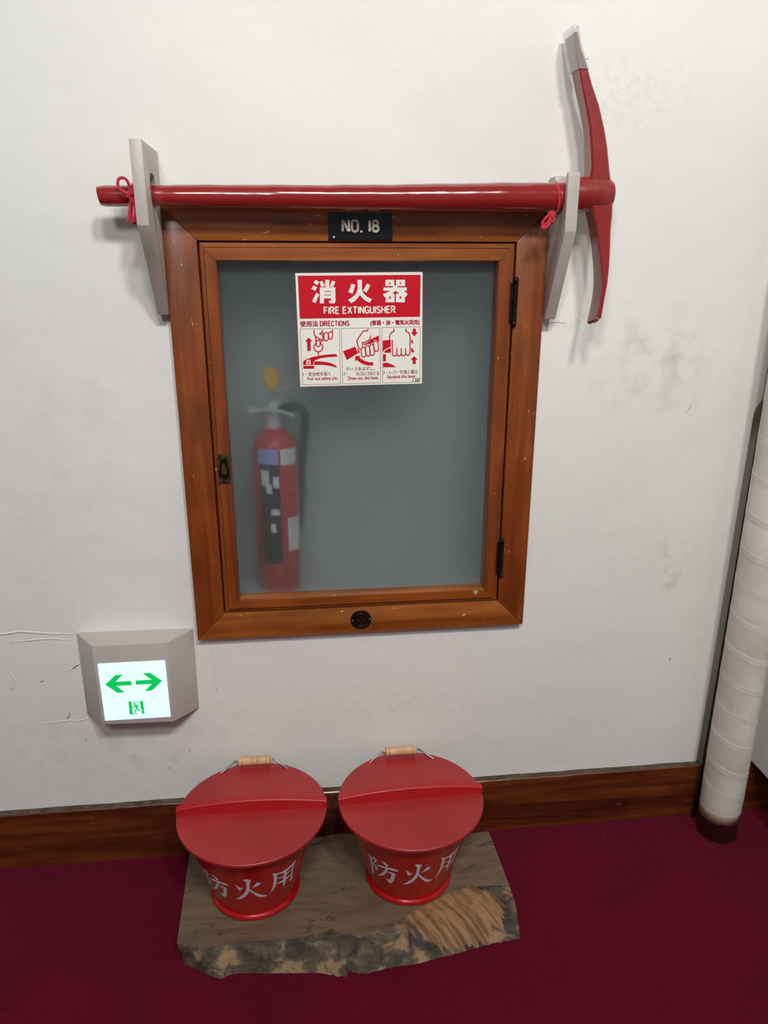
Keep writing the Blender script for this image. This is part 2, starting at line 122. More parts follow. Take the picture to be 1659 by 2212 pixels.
def wood(name, dark, mid, light, vertical, rough=0.32, coat=0.35, grain=1.0, wear=None):
    M = bpy.data.materials.new(name); M.use_nodes = True
    nt = M.node_tree; N, L = nt.nodes, nt.links; b = N['Principled BSDF']
    tc = N.new('ShaderNodeTexCoord'); oi = N.new('ShaderNodeObjectInfo')
    add = N.new('ShaderNodeVectorMath'); add.operation = 'MULTIPLY_ADD'
    L.new(oi.outputs['Random'], add.inputs[0]); add.inputs[1].default_value = (7, 5, 9); L.new(tc.outputs['Object'], add.inputs[2])
    mp = N.new('ShaderNodeMapping'); mp.inputs['Scale'].default_value = (14, 14, 1.0) if vertical else (1.0, 14, 14)
    L.new(add.outputs[0], mp.inputs['Vector'])
    n = N.new('ShaderNodeTexNoise'); n.inputs['Scale'].default_value = 3.2 * grain; n.inputs['Detail'].default_value = 7
    n.inputs['Distortion'].default_value = 0.6
    L.new(mp.outputs[0], n.inputs['Vector'])
    r = N.new('ShaderNodeValToRGB'); e = r.color_ramp.elements
    e[0].position = 0.28; e[0].color = (*lin(dark), 1); e[1].position = 0.72; e[1].color = (*lin(light), 1)
    k = e.new(0.5); k.color = (*lin(mid), 1)
    L.new(n.outputs['Fac'], r.inputs['Fac'])
    # broad blotches of the varnish
    n3 = N.new('ShaderNodeTexNoise'); n3.inputs['Scale'].default_value = 9; n3.inputs['Detail'].default_value = 3
    L.new(add.outputs[0], n3.inputs['Vector'])
    mr = N.new('ShaderNodeMapRange'); mr.inputs['From Min'].default_value = 0.3; mr.inputs['From Max'].default_value = 0.7
    mr.inputs['To Min'].default_value = 0.82; mr.inputs['To Max'].default_value = 1.15
    L.new(n3.outputs['Fac'], mr.inputs['Value'])
    mx = N.new('ShaderNodeMix'); mx.data_type = 'RGBA'; mx.blend_type = 'MULTIPLY'; mx.inputs['Factor'].default_value = 1
    L.new(r.outputs['Color'], mx.inputs['A']); L.new(mr.outputs[0], mx.inputs['B'])
    out = mx.outputs['Result']
    if wear:   # sparse pale chips
        vw = N.new('ShaderNodeTexNoise'); vw.inputs['Scale'].default_value = 95; vw.inputs['Detail'].default_value = 2
        mw = N.new('ShaderNodeMapping'); mw.inputs['Scale'].default_value = (1.6, 1, .5) if vertical else (.5, 1, 1.6)
        L.new(add.outputs[0], mw.inputs['Vector']); L.new(mw.outputs[0], vw.inputs['Vector'])
        gt = N.new('ShaderNodeMapRange'); gt.inputs['From Min'].default_value = 0.735; gt.inputs['From Max'].default_value = 0.76
        L.new(vw.outputs['Fac'], gt.inputs['Value'])
        m2 = N.new('ShaderNodeMix'); m2.data_type = 'RGBA'
        L.new(gt.outputs[0], m2.inputs['Factor']); L.new(out, m2.inputs['A']); m2.inputs['B'].default_value = (*lin(wear), 1)
        out = m2.outputs['Result']
    L.new(out, b.inputs['Base Color'])
    b.inputs['Roughness'].default_value = rough
    b.inputs['Coat Weight'].default_value = coat; b.inputs['Coat Roughness'].default_value = 0.15
    bp = N.new('ShaderNodeBump'); bp.inputs['Strength'].default_value = 0.25; bp.inputs['Distance'].default_value = 0.0006
    L.new(n.outputs['Fac'], bp.inputs['Height']); L.new(bp.outputs[0], b.inputs['Normal'])
    return M

def link(name, me, parent=None, kind=None):
    o = bpy.data.objects.new(name, me); COL.objects.link(o)
    if parent is not None: o.parent = parent
    if kind: o['kind'] = kind
    return o

def obj(name, bm, material, parent=None, smooth=False, kind=None, loc=None, auto=None):
    bmesh.ops.recalc_face_normals(bm, faces=bm.faces)
    me = bpy.data.meshes.new(name); bm.to_mesh(me); bm.free()
    for mm in (material if isinstance(material, (list, tuple)) else [material]): me.materials.append(mm)
    if smooth: me.shade_smooth()
    if auto is not None:
        me.shade_smooth(); me.set_sharp_from_angle(angle=R(auto))
    if loc:   # keep world shape, move origin to loc
        me.transform(Matrix.Translation(-Vector(loc)))
    o = link(name, me, parent, kind)
    if loc: o.location = Vector(loc) - (Vector(parent.location) if parent is not None else Vector((0, 0, 0)))
    elif parent is not None: o.location = -Vector(parent.location)
    return o

def rel(o, parent):   # part modelled in world coordinates, put under a thing whose empty sits at its base
    return o

def thing(name, label, cat, loc=(0, 0, 0), group=None):
    o = bpy.data.objects.new(name, None); COL.objects.link(o); o.location = loc
    o.empty_display_size = 0.05
    o['label'] = label; o['category'] = cat
    if group: o['group'] = group
    return o

def tag(o, label, cat, group=None):
    o['label'] = label; o['category'] = cat
    if group: o['group'] = group
    return o

def box(bm, x0, x1, y0, y1, z0, z1, bev=0.0, seg=1):
    g = bmesh.ops.create_cube(bm, size=1)
    for v in g['verts']:
        v.co = Vector(((x0 + x1) / 2 + v.co.x * (x1 - x0), (y0 + y1) / 2 + v.co.y * (y1 - y0), (z0 + z1) / 2 + v.co.z * (z1 - z0)))
    if bev:
        es = list({e for v in g['verts'] for e in v.link_edges})
        bmesh.ops.bevel(bm, geom=es, offset=bev, segments=seg, affect='EDGES', profile=0.5)

def prism(bm, outer, holes, fn0, fn1, bev=0.0):
    """outline (2-D) with holes, between two mappings of the plane."""
    loops = [outer] + list(holes)
    pts = [p for l in loops for p in l]
    tris = tessellate_polygon([[Vector((p[0], p[1], 0)) for p in l] for l in loops])
    a = [bm.verts.new(fn0(*p)) for p in pts]; b = [bm.verts.new(fn1(*p)) for p in pts]
    for t in tris:
        try:
            bm.faces.new([a[i] for i in t]); bm.faces.new([b[i] for i in reversed(t)])
        except ValueError: pass
    k = 0; rim = []
    for l in loops:
        n = len(l)
        for i in range(n):
            f = bm.faces.new((a[k + i], a[k + (i + 1) % n], b[k + (i + 1) % n], b[k + i])); rim.append(f)
        k += n
    if bev:
        bmesh.ops.recalc_face_normals(bm, faces=bm.faces)
        bmesh.ops.dissolve_limit(bm, angle_limit=0.01, verts=bm.verts, edges=bm.edges)
        es = [e for e in bm.edges if len(e.link_faces) == 2 and e.calc_face_angle(0) > 0.4]
        bmesh.ops.bevel(bm, geom=es, offset=bev, segments=2, affect='EDGES', profile=0.5)

def smooth_path(pts, n=6):
    """Catmull-Rom through the points."""
    P = [Vector(p) for p in pts]; out = []
    for i in range(len(P) - 1):
        p0 = P[max(i - 1, 0)]; p1 = P[i]; p2 = P[i + 1]; p3 = P[min(i + 2, len(P) - 1)]
        for k in range(n):
            t = k / n
            out.append(0.5 * ((2 * p1) + (-p0 + p2) * t + (2 * p0 - 5 * p1 + 4 * p2 - p3) * t * t + (-p0 + 3 * p1 - 3 * p2 + p3) * t ** 3))
    out.append(P[-1]); return out

def tube(bm, pts, rad, seg=10, closed=False, flat=1.0):
    P = [Vector(p) for p in pts]; n = len(P); rings = []
    up = None
    for i, p in enumerate(P):
        if closed: d = (P[(i + 1) % n] - P[i - 1]).normalized()
        else: d = (P[min(i + 1, n - 1)] - P[max(i - 1, 0)]).normalized()
        if up is None: up = Vector((0, 0, 1)) if abs(d.z) < 0.9 else Vector((1, 0, 0))
        s = d.cross(up).normalized(); up = s.cross(d).normalized()
        r = rad(i / max(n - 1, 1)) if callable(rad) else rad
        rings.append([bm.verts.new(p + (s * math.cos(2 * math.pi * k / seg) + up * math.sin(2 * math.pi * k / seg) * flat) * r) for k in range(seg)])
    for i in range(n if closed else n - 1):
        a, b = rings[i], rings[(i + 1) % n]
        for k in range(seg): bm.faces.new((a[k], a[(k + 1) % seg], b[(k + 1) % seg], b[k]))
    if not closed:
        bm.faces.new(rings[0][::-1]); bm.faces.new(rings[-1])

def lathe(bm, prof, c, seg=64, axis='z', cap=True):
    """prof: (radius, height) list; about an axis through c."""
    rings = []
    for r, h in prof:
        ring = []
        for k in range(seg):
            a = 2 * math.pi * k / seg; x, y = r * math.cos(a), r * math.sin(a)
            co = (c[0] + x, c[1] + y, c[2] + h) if axis == 'z' else (c[0] + h, c[1] + x, c[2] + y)
            ring.append(bm.verts.new(co))
        rings.append(ring)
    for a, b in zip(rings, rings[1:]):
        for k in range(seg): bm.faces.new((a[k], a[(k + 1) % seg], b[(k + 1) % seg], b[k]))
    if cap:
        bm.faces.new(rings[0][::-1]); bm.faces.new(rings[-1])

def flat_poly(bm, pts, h, fn, tri_in=None):
    tris = tessellate_polygon([[Vector((p[0], p[1], 0)) for p in pts]])
    vs = [bm.verts.new(fn(p[0], p[1], h)) for p in pts]
    for t in tris:
        try: bm.faces.new([vs[i] for i in t])
        except ValueError: pass

def flat_line(bm, pts, wd, h, fn):
    n = len(pts); P = [Vector((p[0], p[1])) for p in pts]; cl = (P[0] - P[-1]).length < 1e-6
    L_, R_ = [], []
    for i in range(n):
        a = P[i - 1] if i > 0 else (P[-2] if cl else P[0]); b = P[i + 1] if i < n - 1 else (P[1] if cl else P[-1])
        d1 = (P[i] - a); d2 = (b - P[i])
        if d1.length < 1e-9: d1 = d2
        if d2.length < 1e-9: d2 = d1
        d1.normalize(); d2.normalize()
        t = (d1 + d2)
        if t.length < 1e-6: t = d1
        t.normalize(); nn = Vector((-t.y, t.x)); k = wd / 2 / max(nn.dot(Vector((-d1.y, d1.x))), 0.55)
        L_.append(bm.verts.new(fn(P[i].x + nn.x * k, P[i].y + nn.y * k, h))); R_.append(bm.verts.new(fn(P[i].x - nn.x * k, P[i].y - nn.y * k, h)))
    for i in range(n - 1):
        bm.faces.new((L_[i], L_[i + 1], R_[i + 1], R_[i]))

_tx = {}
def text_shapes(s, off=0.0):
    """lettering as 2-D mesh (verts, faces) from Blender's built-in font."""
    cu = bpy.data.curves.new('t', 'FONT'); cu.body = s; cu.offset = off; cu.resolution_u = 4
    o = bpy.data.objects.new('t', cu); COL.objects.link(o)
    bpy.context.view_layer.update()
    dg = bpy.context.evaluated_depsgraph_get()
    me = bpy.data.meshes.new_from_object(o.evaluated_get(dg))
    vs = [(v.co.x, v.co.y) for v in me.vertices]; fs = [tuple(p.vertices) for p in me.polygons]
    bpy.data.objects.remove(o); bpy.data.curves.remove(cu); bpy.data.meshes.remove(me)
    return vs, fs

def put_text(bm, s, x0, y0, x1, y1, h, fn, off=0.0):
    vs, fs = text_shapes(s, off)
    ax, bx = min(v[0] for v in vs), max(v[0] for v in vs); ay, by = min(v[1] for v in vs), max(v[1] for v in vs)
    V = [bm.verts.new(fn(x0 + (v[0] - ax) / (bx - ax) * (x1 - x0), y0 + (v[1] - ay) / (by - ay) * (y1 - y0), h)) for v in vs]
    for f in fs:
        try: bm.faces.new([V[i] for i in f])
        except ValueError: pass

def arc_(cx, cy, rx, ry, a0, a1, n=8):
    return [(cx + rx * math.cos(R(a0 + (a1 - a0) * k / n)), cy + ry * math.sin(R(a0 + (a1 - a0) * k / n))) for k in range(n + 1)]
# narrow sign capitals as strokes in a box 1 high: width, strokes
GLY = {
 'I': (0.0, [[(0, 0), (0, 1)]]),
 'F': (0.30, [[(0, 0), (0, 1), (0.30, 1)], [(0, 0.53), (0.26, 0.53)]]),
 'E': (0.31, [[(0.31, 0), (0, 0), (0, 1), (0.31, 1)], [(0, 0.53), (0.27, 0.53)]]),
 'R': (0.36, [[(0, 0), (0, 1), (0.18, 1)] + arc_(0.18, 0.76, 0.16, 0.24, 90, -90)[1:] + [(0, 0.52)], [(0.18, 0.52), (0.36, 0)]]),
 'X': (0.38, [[(0, 0), (0.36, 1)], [(0.02, 1), (0.38, 0)]]),
 'T': (0.36, [[(0, 1), (0.36, 1)], [(0.18, 1), (0.18, 0)]]),
 'N': (0.36, [[(0, -0.02), (0, 1.02)], [(0.03, 0.98), (0.33, 0.02)], [(0.36, -0.02), (0.36, 1.02)]]),
 'G': (0.35, [arc_(0.175, 0.80, 0.175, 0.20, 10, 180) + arc_(0.175, 0.20, 0.175, 0.20, 180, 360) + [(0.35, 0.45), (0.20, 0.45)]]),
 'U': (0.34, [[(0, 1)] + arc_(0.17, 0.18, 0.17, 0.18, 180, 360) + [(0.34, 1)]]),
 'S': (0.33, [arc_(0.165, 0.78, 0.165, 0.22, 15, 200) + [(0.10, 0.56), (0.24, 0.46)] + arc_(0.165, 0.22, 0.165, 0.22, 20, -165)]),
 'H': (0.35, [[(0, 0), (0, 1)], [(0.35, 0), (0.35, 1)], [(0, 0.52), (0.35, 0.52)]]),
 'D': (0.34, [[(0, 0), (0, 1), (0.16, 1)] + arc_(0.16, 0.80, 0.18, 0.20, 80, 0) + arc_(0.16, 0.20, 0.18, 0.20, 0, -80) + [(0.16, 0), (0, 0)]]),
 'C': (0.33, [arc_(0.165, 0.80, 0.165, 0.20, 10, 180) + arc_(0.165, 0.20, 0.165, 0.20, 180, 350)]),
 'O': (0.36, [arc_(0.18, 0.80, 0.18, 0.20, 0, 180) + arc_(0.18, 0.20, 0.18, 0.20, 180, 360) + [(0.36, 0.80)]]),
 '1': (0.0, [[(0, 0), (0, 1)]]),
 '8': (0.34, [arc_(0.17, 0.76, 0.145, 0.24, 0, 360, 16), arc_(0.17, 0.26, 0.17, 0.26, 0, 360, 16)]),
 '.': (0.0, [[(0, -0.10), (0, 0.09)]]),
 ' ': (0.10, []),
}
def put_strokes(bm, s, x0, y0, x1, y1, h, fn, wd, gap=0.17):
    tot = sum(GLY[c][0] + gap for c in s) - gap
    sx = (x1 - x0 - wd) / tot; sy = y1 - y0 - wd; x = x0 + wd / 2; k = 0
    for c in s:
        w_, st = GLY[c]
        for q in st:
            flat_line(bm, [(x + p[0] * sx, y0 + wd / 2 + p[1] * sy) for p in q], wd, h + 0.004 * (k % 3), fn); k += 1
        x += (w_ + gap) * sx

# ------------------------------------------------------------ materials
def plaster(name, base):
    M = bpy.data.materials.new(name); M.use_nodes = True
    nt = M.node_tree; N, L = nt.nodes, nt.links; b = N['Principled BSDF']
    tc = N.new('ShaderNodeTexCoord')
    n = N.new('ShaderNodeTexNoise'); n.inputs['Scale'].default_value = 2.2; n.inputs['Detail'].default_value = 6
    L.new(tc.outputs['Object'], n.inputs['Vector'])
    r = N.new('ShaderNodeValToRGB'); r.color_ramp.elements[0].position = 0.3; r.color_ramp.elements[1].position = 0.7
    r.color_ramp.elements[0].color = (*[v * 0.93 for v in lin(base)], 1); r.color_ramp.elements[1].color = (*lin(base), 1)
    L.new(n.outputs['Fac'], r.inputs['Fac'])
    out = r.outputs['Color']
    # grime blots rubbed into the paint: centre, radii, strength
    for (cx, cz, rx, rz, s, sc_) in GRIME:
        sub = N.new('ShaderNodeVectorMath'); sub.operation = 'SUBTRACT'; sub.inputs[1].default_value = (cx, 0, cz); L.new(tc.outputs['Object'], sub.inputs[0])
        ml = N.new('ShaderNodeVectorMath'); ml.operation = 'MULTIPLY'; ml.inputs[1].default_value = (1 / rx, 0, 1 / rz); L.new(sub.outputs[0], ml.inputs[0])
        ln = N.new('ShaderNodeVectorMath'); ln.operation = 'LENGTH'; L.new(ml.outputs[0], ln.inputs[0])
        mr = N.new('ShaderNodeMapRange'); mr.interpolation_type = 'SMOOTHSTEP'; mr.inputs['From Min'].default_value = 0; mr.inputs['From Max'].default_value = 1
        mr.inputs['To Min'].default_value = s; mr.inputs['To Max'].default_value = 0; L.new(ln.outputs['Value'], mr.inputs['Value'])
        nn = N.new('ShaderNodeTexNoise'); nn.inputs['Scale'].default_value = sc_; nn.inputs['Detail'].default_value = 4; L.new(tc.outputs['Object'], nn.inputs['Vector'])
        m3 = N.new('ShaderNodeMapRange'); m3.inputs['From Min'].default_value = 0.48; m3.inputs['From Max'].default_value = 0.7; L.new(nn.outputs['Fac'], m3.inputs['Value'])
        mu = N.new('ShaderNodeMath'); mu.operation = 'MULTIPLY'; L.new(mr.outputs[0], mu.inputs[0]); L.new(m3.outputs[0], mu.inputs[1])
        mx = N.new('ShaderNodeMix'); mx.data_type = 'RGBA'; L.new(mu.outputs[0], mx.inputs['Factor']); L.new(out, mx.inputs['A'])
        mx.inputs['B'].default_value = (*lin((120, 108, 92)), 1); out = mx.outputs['Result']
    L.new(out, b.inputs['Base Color'])
    b.inputs['Roughness'].default_value = 0.62; b.inputs['Specular IOR Level'].default_value = 0.35
    n1 = N.new('ShaderNodeTexNoise'); n1.inputs['Scale'].default_value = 260; n1.inputs['Detail'].default_value = 3; L.new(tc.outputs['Object'], n1.inputs['Vector'])
    n2 = N.new('ShaderNodeTexNoise'); n2.inputs['Scale'].default_value = 14; n2.inputs['Detail'].default_value = 4; L.new(tc.outputs['Object'], n2.inputs['Vector'])
    b1 = N.new('ShaderNodeBump'); b1.inputs['Strength'].default_value = 0.35; b1.inputs['Distance'].default_value = 0.0005; L.new(n1.outputs['Fac'], b1.inputs['Height'])
    b2 = N.new('ShaderNodeBump'); b2.inputs['Strength'].default_value = 0.35; b2.inputs['Distance'].default_value = 0.005; L.new(n2.outputs['Fac'], b2.inputs['Height'])
    L.new(b2.outputs[0], b1.inputs['Normal']); L.new(b1.outputs[0], b.inputs['Normal'])
    return M
GRIME = [(0.70, 1.12, 0.22, 0.16, 0.30, 22), (0.80, 0.66, 0.09, 0.12, 0.30, 30), (0.56, 1.20, 0.07, 0.03, 0.35, 40),
         (-0.45, 0.98, 0.3, 0.5, 0.10, 12), (-0.40, 0.30, 0.45, 0.2, 0.16, 24), (0.15, 0.36, 0.34, 0.12, 0.10, 60), (0.6, 1.6, 0.2, 0.1, 0.15, 60)]
M_wall = plaster('wall_plaster', (232, 231, 226))
M_ridge = mat('plaster_ridge', (232, 231, 226), 0.65, spec=0.3)
M_crack = mat('crack', (110, 100, 90), 0.9)
M_wh = wood('varnished_wood_h', (118, 58, 18), (142, 76, 26), (162, 94, 36), False, wear=(214, 170, 110))
M_wv = wood('varnished_wood_v', (108, 48, 16), (128, 62, 22), (146, 78, 30), True, wear=(205, 160, 105))
M_base = wood('skirting_wood', (58, 22, 8), (88, 38, 14), (118, 58, 24), False, rough=0.38, coat=0.2, wear=(124, 80, 50))
M_dust = mat('dusty_ledge', (104, 90, 78), 0.95, noise=0.5, nscale=40, rgb2=(78, 62, 50), spec=0.1)
M_grey = mat('grey_paint', (186, 178, 170), 0.42, noise=0.1, nscale=10, bump=0.3, bscale=60, bdist=0.001)
M_red = mat('red_gloss_paint', (150, 38, 36), 0.15, coat=0.9, noise=0.25, nscale=9, rgb2=(130, 28, 26), bump=0.75, bscale=38, bdist=0.0016, stretch=(.35, 1, 1))
M_redhead = mat('red_brush_paint', (140, 34, 32), 0.3, coat=0.4, noise=0.2, nscale=14, bump=0.5, bscale=45, bdist=0.0014)
M_lid = mat('lid_red_satin', (172, 38, 42), 0.45, noise=0.3, nscale=5, rgb2=(154, 32, 36), bump=0.06, bscale=300, spec=0.6)
M_lidbar = mat('lid_bar_red', (176, 22, 30), 0.42, coat=0.0)
M_bucket = mat('bucket_red_gloss', (172, 8, 12), 0.24, coat=0.15)
M_letter = mat('letter_grey_white', (205, 205, 212), 0.4)
M_wire = mat('galvanised_wire', (150, 152, 152), 0.3, metal=1.0)
M_grip = mat('pale_grip_wood', (222, 184, 140), 0.5, noise=0.3, nscale=20, stretch=(1, 8, 8), rgb2=(206, 160, 116))
M_groove = mat('grip_groove', (176, 104, 72), 0.6)
M_cord = mat('red_cord', (196, 20, 44), 0.75, bump=0.8, bscale=900, bdist=0.0006, sheen=0.3)
M_black = mat('black_plate', (12, 14, 18), 0.22, coat=0.5)
M_raised = mat('raised_letter_cream', (236, 226, 204), 0.35)
M_bronze = mat('dark_bronze', (42, 34, 30), 0.35, metal=0.7, noise=0.3, nscale=60)
M_brass = mat('aged_brass', (120, 104, 66), 0.32, metal=0.8, noise=0.5, nscale=90, rgb2=(70, 58, 34))
M_dark = mat('dark_metal', (20, 18, 16), 0.3, metal=0.5)
M_signw = mat('sign_white', (240, 238, 228), 0.3)
M_signr = mat('sign_red', (202, 10, 34), 0.32)
M_signd = mat('sign_dark_red', (176, 6, 40), 0.4)
M_ink = mat('sign_brown_ink', (150, 60, 60), 0.5)
M_blk = mat('black_ink', (30, 26, 26), 0.5)
M_house = mat('exit_housing_paint', (188, 182, 176), 0.38, bump=0.05, bscale=500)
M_glow = mat('exit_lit_panel', (226, 250, 253), 0.4, emit=GLOW)
M_green = mat('exit_lit_green', (0, 205, 92), 0.4, emit=GLOW * 0.8)
M_tube = mat('pipe_wrap_paint', (216, 213, 206), 0.5, noise=0.16, nscale=9, rgb2=(196, 188, 176), bump=0.2, bscale=60, bdist=0.001)
M_tape = mat('tape_painted', (208, 204, 196), 0.45, noise=0.1, nscale=20)
M_tubeend = mat('bare_tube_end', (196, 184, 152), 0.5)
M_plug = mat('dark_pipe_base', (44, 16, 22), 0.3, coat=0.3)
M_cable = mat('black_cable', (12, 16, 12), 0.4)
M_ext = mat('extinguisher_red', (190, 16, 22), 0.25, coat=0.5)
M_label = mat('extinguisher_label_dark', (18, 24, 26), 0.5)
M_lw = mat('label_white', (236, 238, 236), 0.5)
M_lb = mat('label_blue_white', (150, 160, 220), 0.5)
M_chrome = mat('valve_metal', (225, 225, 220), 0.35, metal=0.2)
M_yellow = mat('yellow_pin', (222, 160, 30), 0.45)
M_inside = mat('cabinet_inside_paint', (188, 194, 193), 0.7)
M_hose = mat('black_hose', (20, 20, 22), 0.5)

# clear plastic and frosted glass
def clear(name):
    M = bpy.data.materials.new(name); M.use_nodes = True
    b = M.node_tree.nodes['Principled BSDF']
    b.inputs['Base Color'].default_value = (0.93, 0.95, 0.94, 1); b.inputs['Roughness'].default_value = 0.08
    b.inputs['Transmission Weight'].default_value = 0.85; b.inputs['IOR'].default_value = 1.35
    return M
M_clear = clear('clear_plastic')
M_glass = bpy.data.materials.new('frosted_glass'); M_glass.use_nodes = True
nt = M_glass.node_tree; N, L = nt.nodes, nt.links
for nd in list(N):
    if nd.type != 'OUTPUT_MATERIAL': N.remove(nd)
out = [n for n in N if n.type == 'OUTPUT_MATERIAL'][0]
rf = N.new('ShaderNodeBsdfRefraction'); rf.inputs['Color'].default_value = (0.94, 0.96, 0.96, 1); rf.inputs['Roughness'].default_value = GL_R; rf.inputs['IOR'].default_value = 1.3
df = N.new('ShaderNodeBsdfDiffuse'); df.inputs['Color'].default_value = (*lin(GL_C), 1)
tr = N.new('ShaderNodeBsdfTranslucent'); tr.inputs['Color'].default_value = (0.76, 0.80, 0.80, 1)
gl = N.new('ShaderNodeBsdfGlossy'); gl.inputs['Roughness'].default_value = 0.12; gl.inputs['Color'].default_value = (1, 1, 1, 1)
a1 = N.new('ShaderNodeMixShader'); a1.inputs[0].default_value = 0.5; L.new(df.outputs[0], a1.inputs[1]); L.new(tr.outputs[0], a1.inputs[2])
a2 = N.new('ShaderNodeMixShader'); a2.inputs[0].default_value = GL_D; L.new(rf.outputs[0], a2.inputs[1]); L.new(a1.outputs[0], a2.inputs[2])
fr = N.new('ShaderNodeFresnel'); fr.inputs['IOR'].default_value = 1.4
a3 = N.new('ShaderNodeMixShader'); L.new(fr.outputs[0], a3.inputs[0]); L.new(a2.outputs[0], a3.inputs[1]); L.new(gl.outputs[0], a3.inputs[2])
L.new(a3.outputs[0], out.inputs['Surface'])

# carpet
M_carpet = bpy.data.materials.new('carpet'); M_carpet.use_nodes = True
nt = M_carpet.node_tree; N, L = nt.nodes, nt.links; b = N['Principled BSDF']
tc = N.new('ShaderNodeTexCoord'); n = N.new('ShaderNodeTexNoise'); n.inputs['Scale'].default_value = 420; n.inputs['Detail'].default_value = 2; L.new(tc.outputs['Object'], n.inputs['Vector'])
nb = N.new('ShaderNodeTexNoise'); nb.inputs['Scale'].default_value = 5; nb.inputs['Detail'].default_value = 4; L.new(tc.outputs['Object'], nb.inputs['Vector'])
r1 = N.new('ShaderNodeValToRGB'); r1.color_ramp.elements[0].position = 0.3; r1.color_ramp.elements[1].position = 0.75
r1.color_ramp.elements[0].color = (*lin(CARP[0]), 1); r1.color_ramp.elements[1].color = (*lin(CARP[1]), 1)
mxv = N.new('ShaderNodeMath'); mxv.operation = 'MULTIPLY_ADD'; mxv.inputs[1].default_value = 0.5
L.new(n.outputs['Fac'], mxv.inputs[0]); hf = N.new('ShaderNodeMath'); hf.operation = 'MULTIPLY'; hf.inputs[1].default_value = 0.5; L.new(nb.outputs['Fac'], hf.inputs[0]); L.new(hf.outputs[0], mxv.inputs[2])
L.new(mxv.outputs[0], r1.inputs['Fac']); L.new(r1.outputs['Color'], b.inputs['Base Color'])
b.inputs['Roughness'].default_value = 0.95; b.inputs['Specular IOR Level'].default_value = 0.05
b.inputs['Sheen Weight'].default_value = 0.35; b.inputs['Sheen Roughness'].default_value = 0.45; b.inputs['Sheen Tint'].default_value = (0.8, 0.12, 0.35, 1)
bp = N.new('ShaderNodeBump'); bp.inputs['Strength'].default_value = 0.8; bp.inputs['Distance'].default_value = 0.003; L.new(n.outputs['Fac'], bp.inputs['Height']); L.new(bp.outputs[0], b.inputs['Normal'])

# ------------------------------------------------------------ the room
HB = 0.1447           # top of the skirting board
NX0, NX1, NTOP = 0.948, 1.058, 1.055   # niche behind the pipe
CX0, CX1, CZ0, CZ1 = -0.1815, 0.4095, 0.6110, 1.3497   # cabinet recess
def niche_loop(g):
    """left foot up, arch, right foot; g grows the outline"""
    x0, x1 = NX0 - g, NX1 + g; r = (x1 - x0) / 2; cz = NTOP + g - r
    pts = [(x0 - 0.008, 0.0), (x0 - 0.004, 0.5), (x0, cz)]
    for k in range(1, 16):
        a = math.pi - math.pi * k / 15; pts.append(((x0 + x1) / 2 + r * math.cos(a), cz + r * math.sin(a)))
    pts += [(x1, 0.5), (x1, 0.0)]
    return pts
bm = bmesh.new()
nl = niche_loop(0.010)
outer = [(-2.4, 0.0)] + nl + [(2.4, 0.0), (2.4, 3.3), (-2.4, 3.3)]
hole = [(CX0, CZ0), (CX1, CZ0), (CX1, CZ1), (CX0, CZ1)]
loops = [outer, hole]
pts = outer + hole
vs = [bm.verts.new((p[0], 0, p[1])) for p in pts]
for t in tessellate_polygon([[Vector((p[0], p[1], 0)) for p in l] for l in loops]): bm.faces.new([vs[i] for i in t])
# rounded edge and depth of the niche
prev = vs[1:1 + len(nl)]
steps = [(0.010 - 0.010 * math.sin(R(a)), 0.010 - 0.010 * math.cos(R(a))) for a in (22.5, 45, 67.5, 90)] + [(0.0, 0.24)]
for g, y in steps:
    cur = [bm.verts.new((p[0], y, p[1])) for p in niche_loop(g)]
    for i in range(len(cur) - 1): bm.faces.new((prev[i], prev[i + 1], cur[i + 1], cur[i]))
    prev = cur
bm.faces.new(prev)
h4 = vs[len(outer):]; hb = [bm.verts.new((v.co.x, 0.20, v.co.z)) for v in h4]
for i in range(4): bm.faces.new((h4[i], h4[(i + 1) % 4], hb[(i + 1) % 4], hb[i]))
bm.faces.new(hb)
wall = obj('wall_back', bm, M_wall, kind='structure', auto=40)

# the patched plaster: low ridges, cracks and chips in the wall
def ridge(pts, r, material, nm, flat=0.12):
    bm = bmesh.new()
    P = [Vector((x, -0.0002, z)) for x, z in pts]
    P = smooth_path(P, 4)
    P = [p + Vector((rnd.uniform(-1, 1) * r * 0.7, 0, rnd.uniform(-1, 1) * r * 0.7)) for p in P]
    tube(bm, P, lambda t: r * (0.35 + 0.65 * math.sin(math.pi * min(max(t, 0.02), 0.98))) , 6)
    for v in bm.verts: v.co.y *= flat
    return obj(nm, bm, material, wall, smooth=True)
for q, r_ in RIDGES: ridge(q, r_, M_ridge, 'plaster_ridge')
for q, r_ in CRACKS: ridge(q, r_, M_crack, 'wall_scratch', 0.35)

bm = bmesh.new(); box(bm, -2.4, 2.4, -3.2, 0.25, -0.05, 0.0)
floor = obj('floor', bm, M_carpet, kind='structure')
# tufts of the pile along the front of the skirting and around the pipe foot
def skirting(name, x0, x1):
    bm = bmesh.new()
    prof = [(-0.018, 0.0), (-0.018, HB - 0.002), (-0.016, HB), (0.0, HB), (0.0, 0.0)]
    n = int((x1 - x0) / 0.03) + 1
    rows = []
    for i in range(n + 1):
        x = x0 + (x1 - x0) * i / n
        j = 0.0006 * math.sin(x * 31) + 0.0004 * math.sin(x * 83)
        rows.append([bm.verts.new((x, y, z + (j if z > 0.1 else 0))) for y, z in prof])
    for a, c_ in zip(rows, rows[1:]):
        for k in range(len(prof) - 1):
            f = bm.faces.new((a[k], c_[k], c_[k + 1], a[k + 1]))
            if k == 2: f.material_index = 1
    bm.faces.new(rows[0]); bm.faces.new(rows[-1][::-1])
    return obj(name, bm, [M_base, M_dust], kind='structure')
skirting('baseboard_back', -2.4, 0.9385)
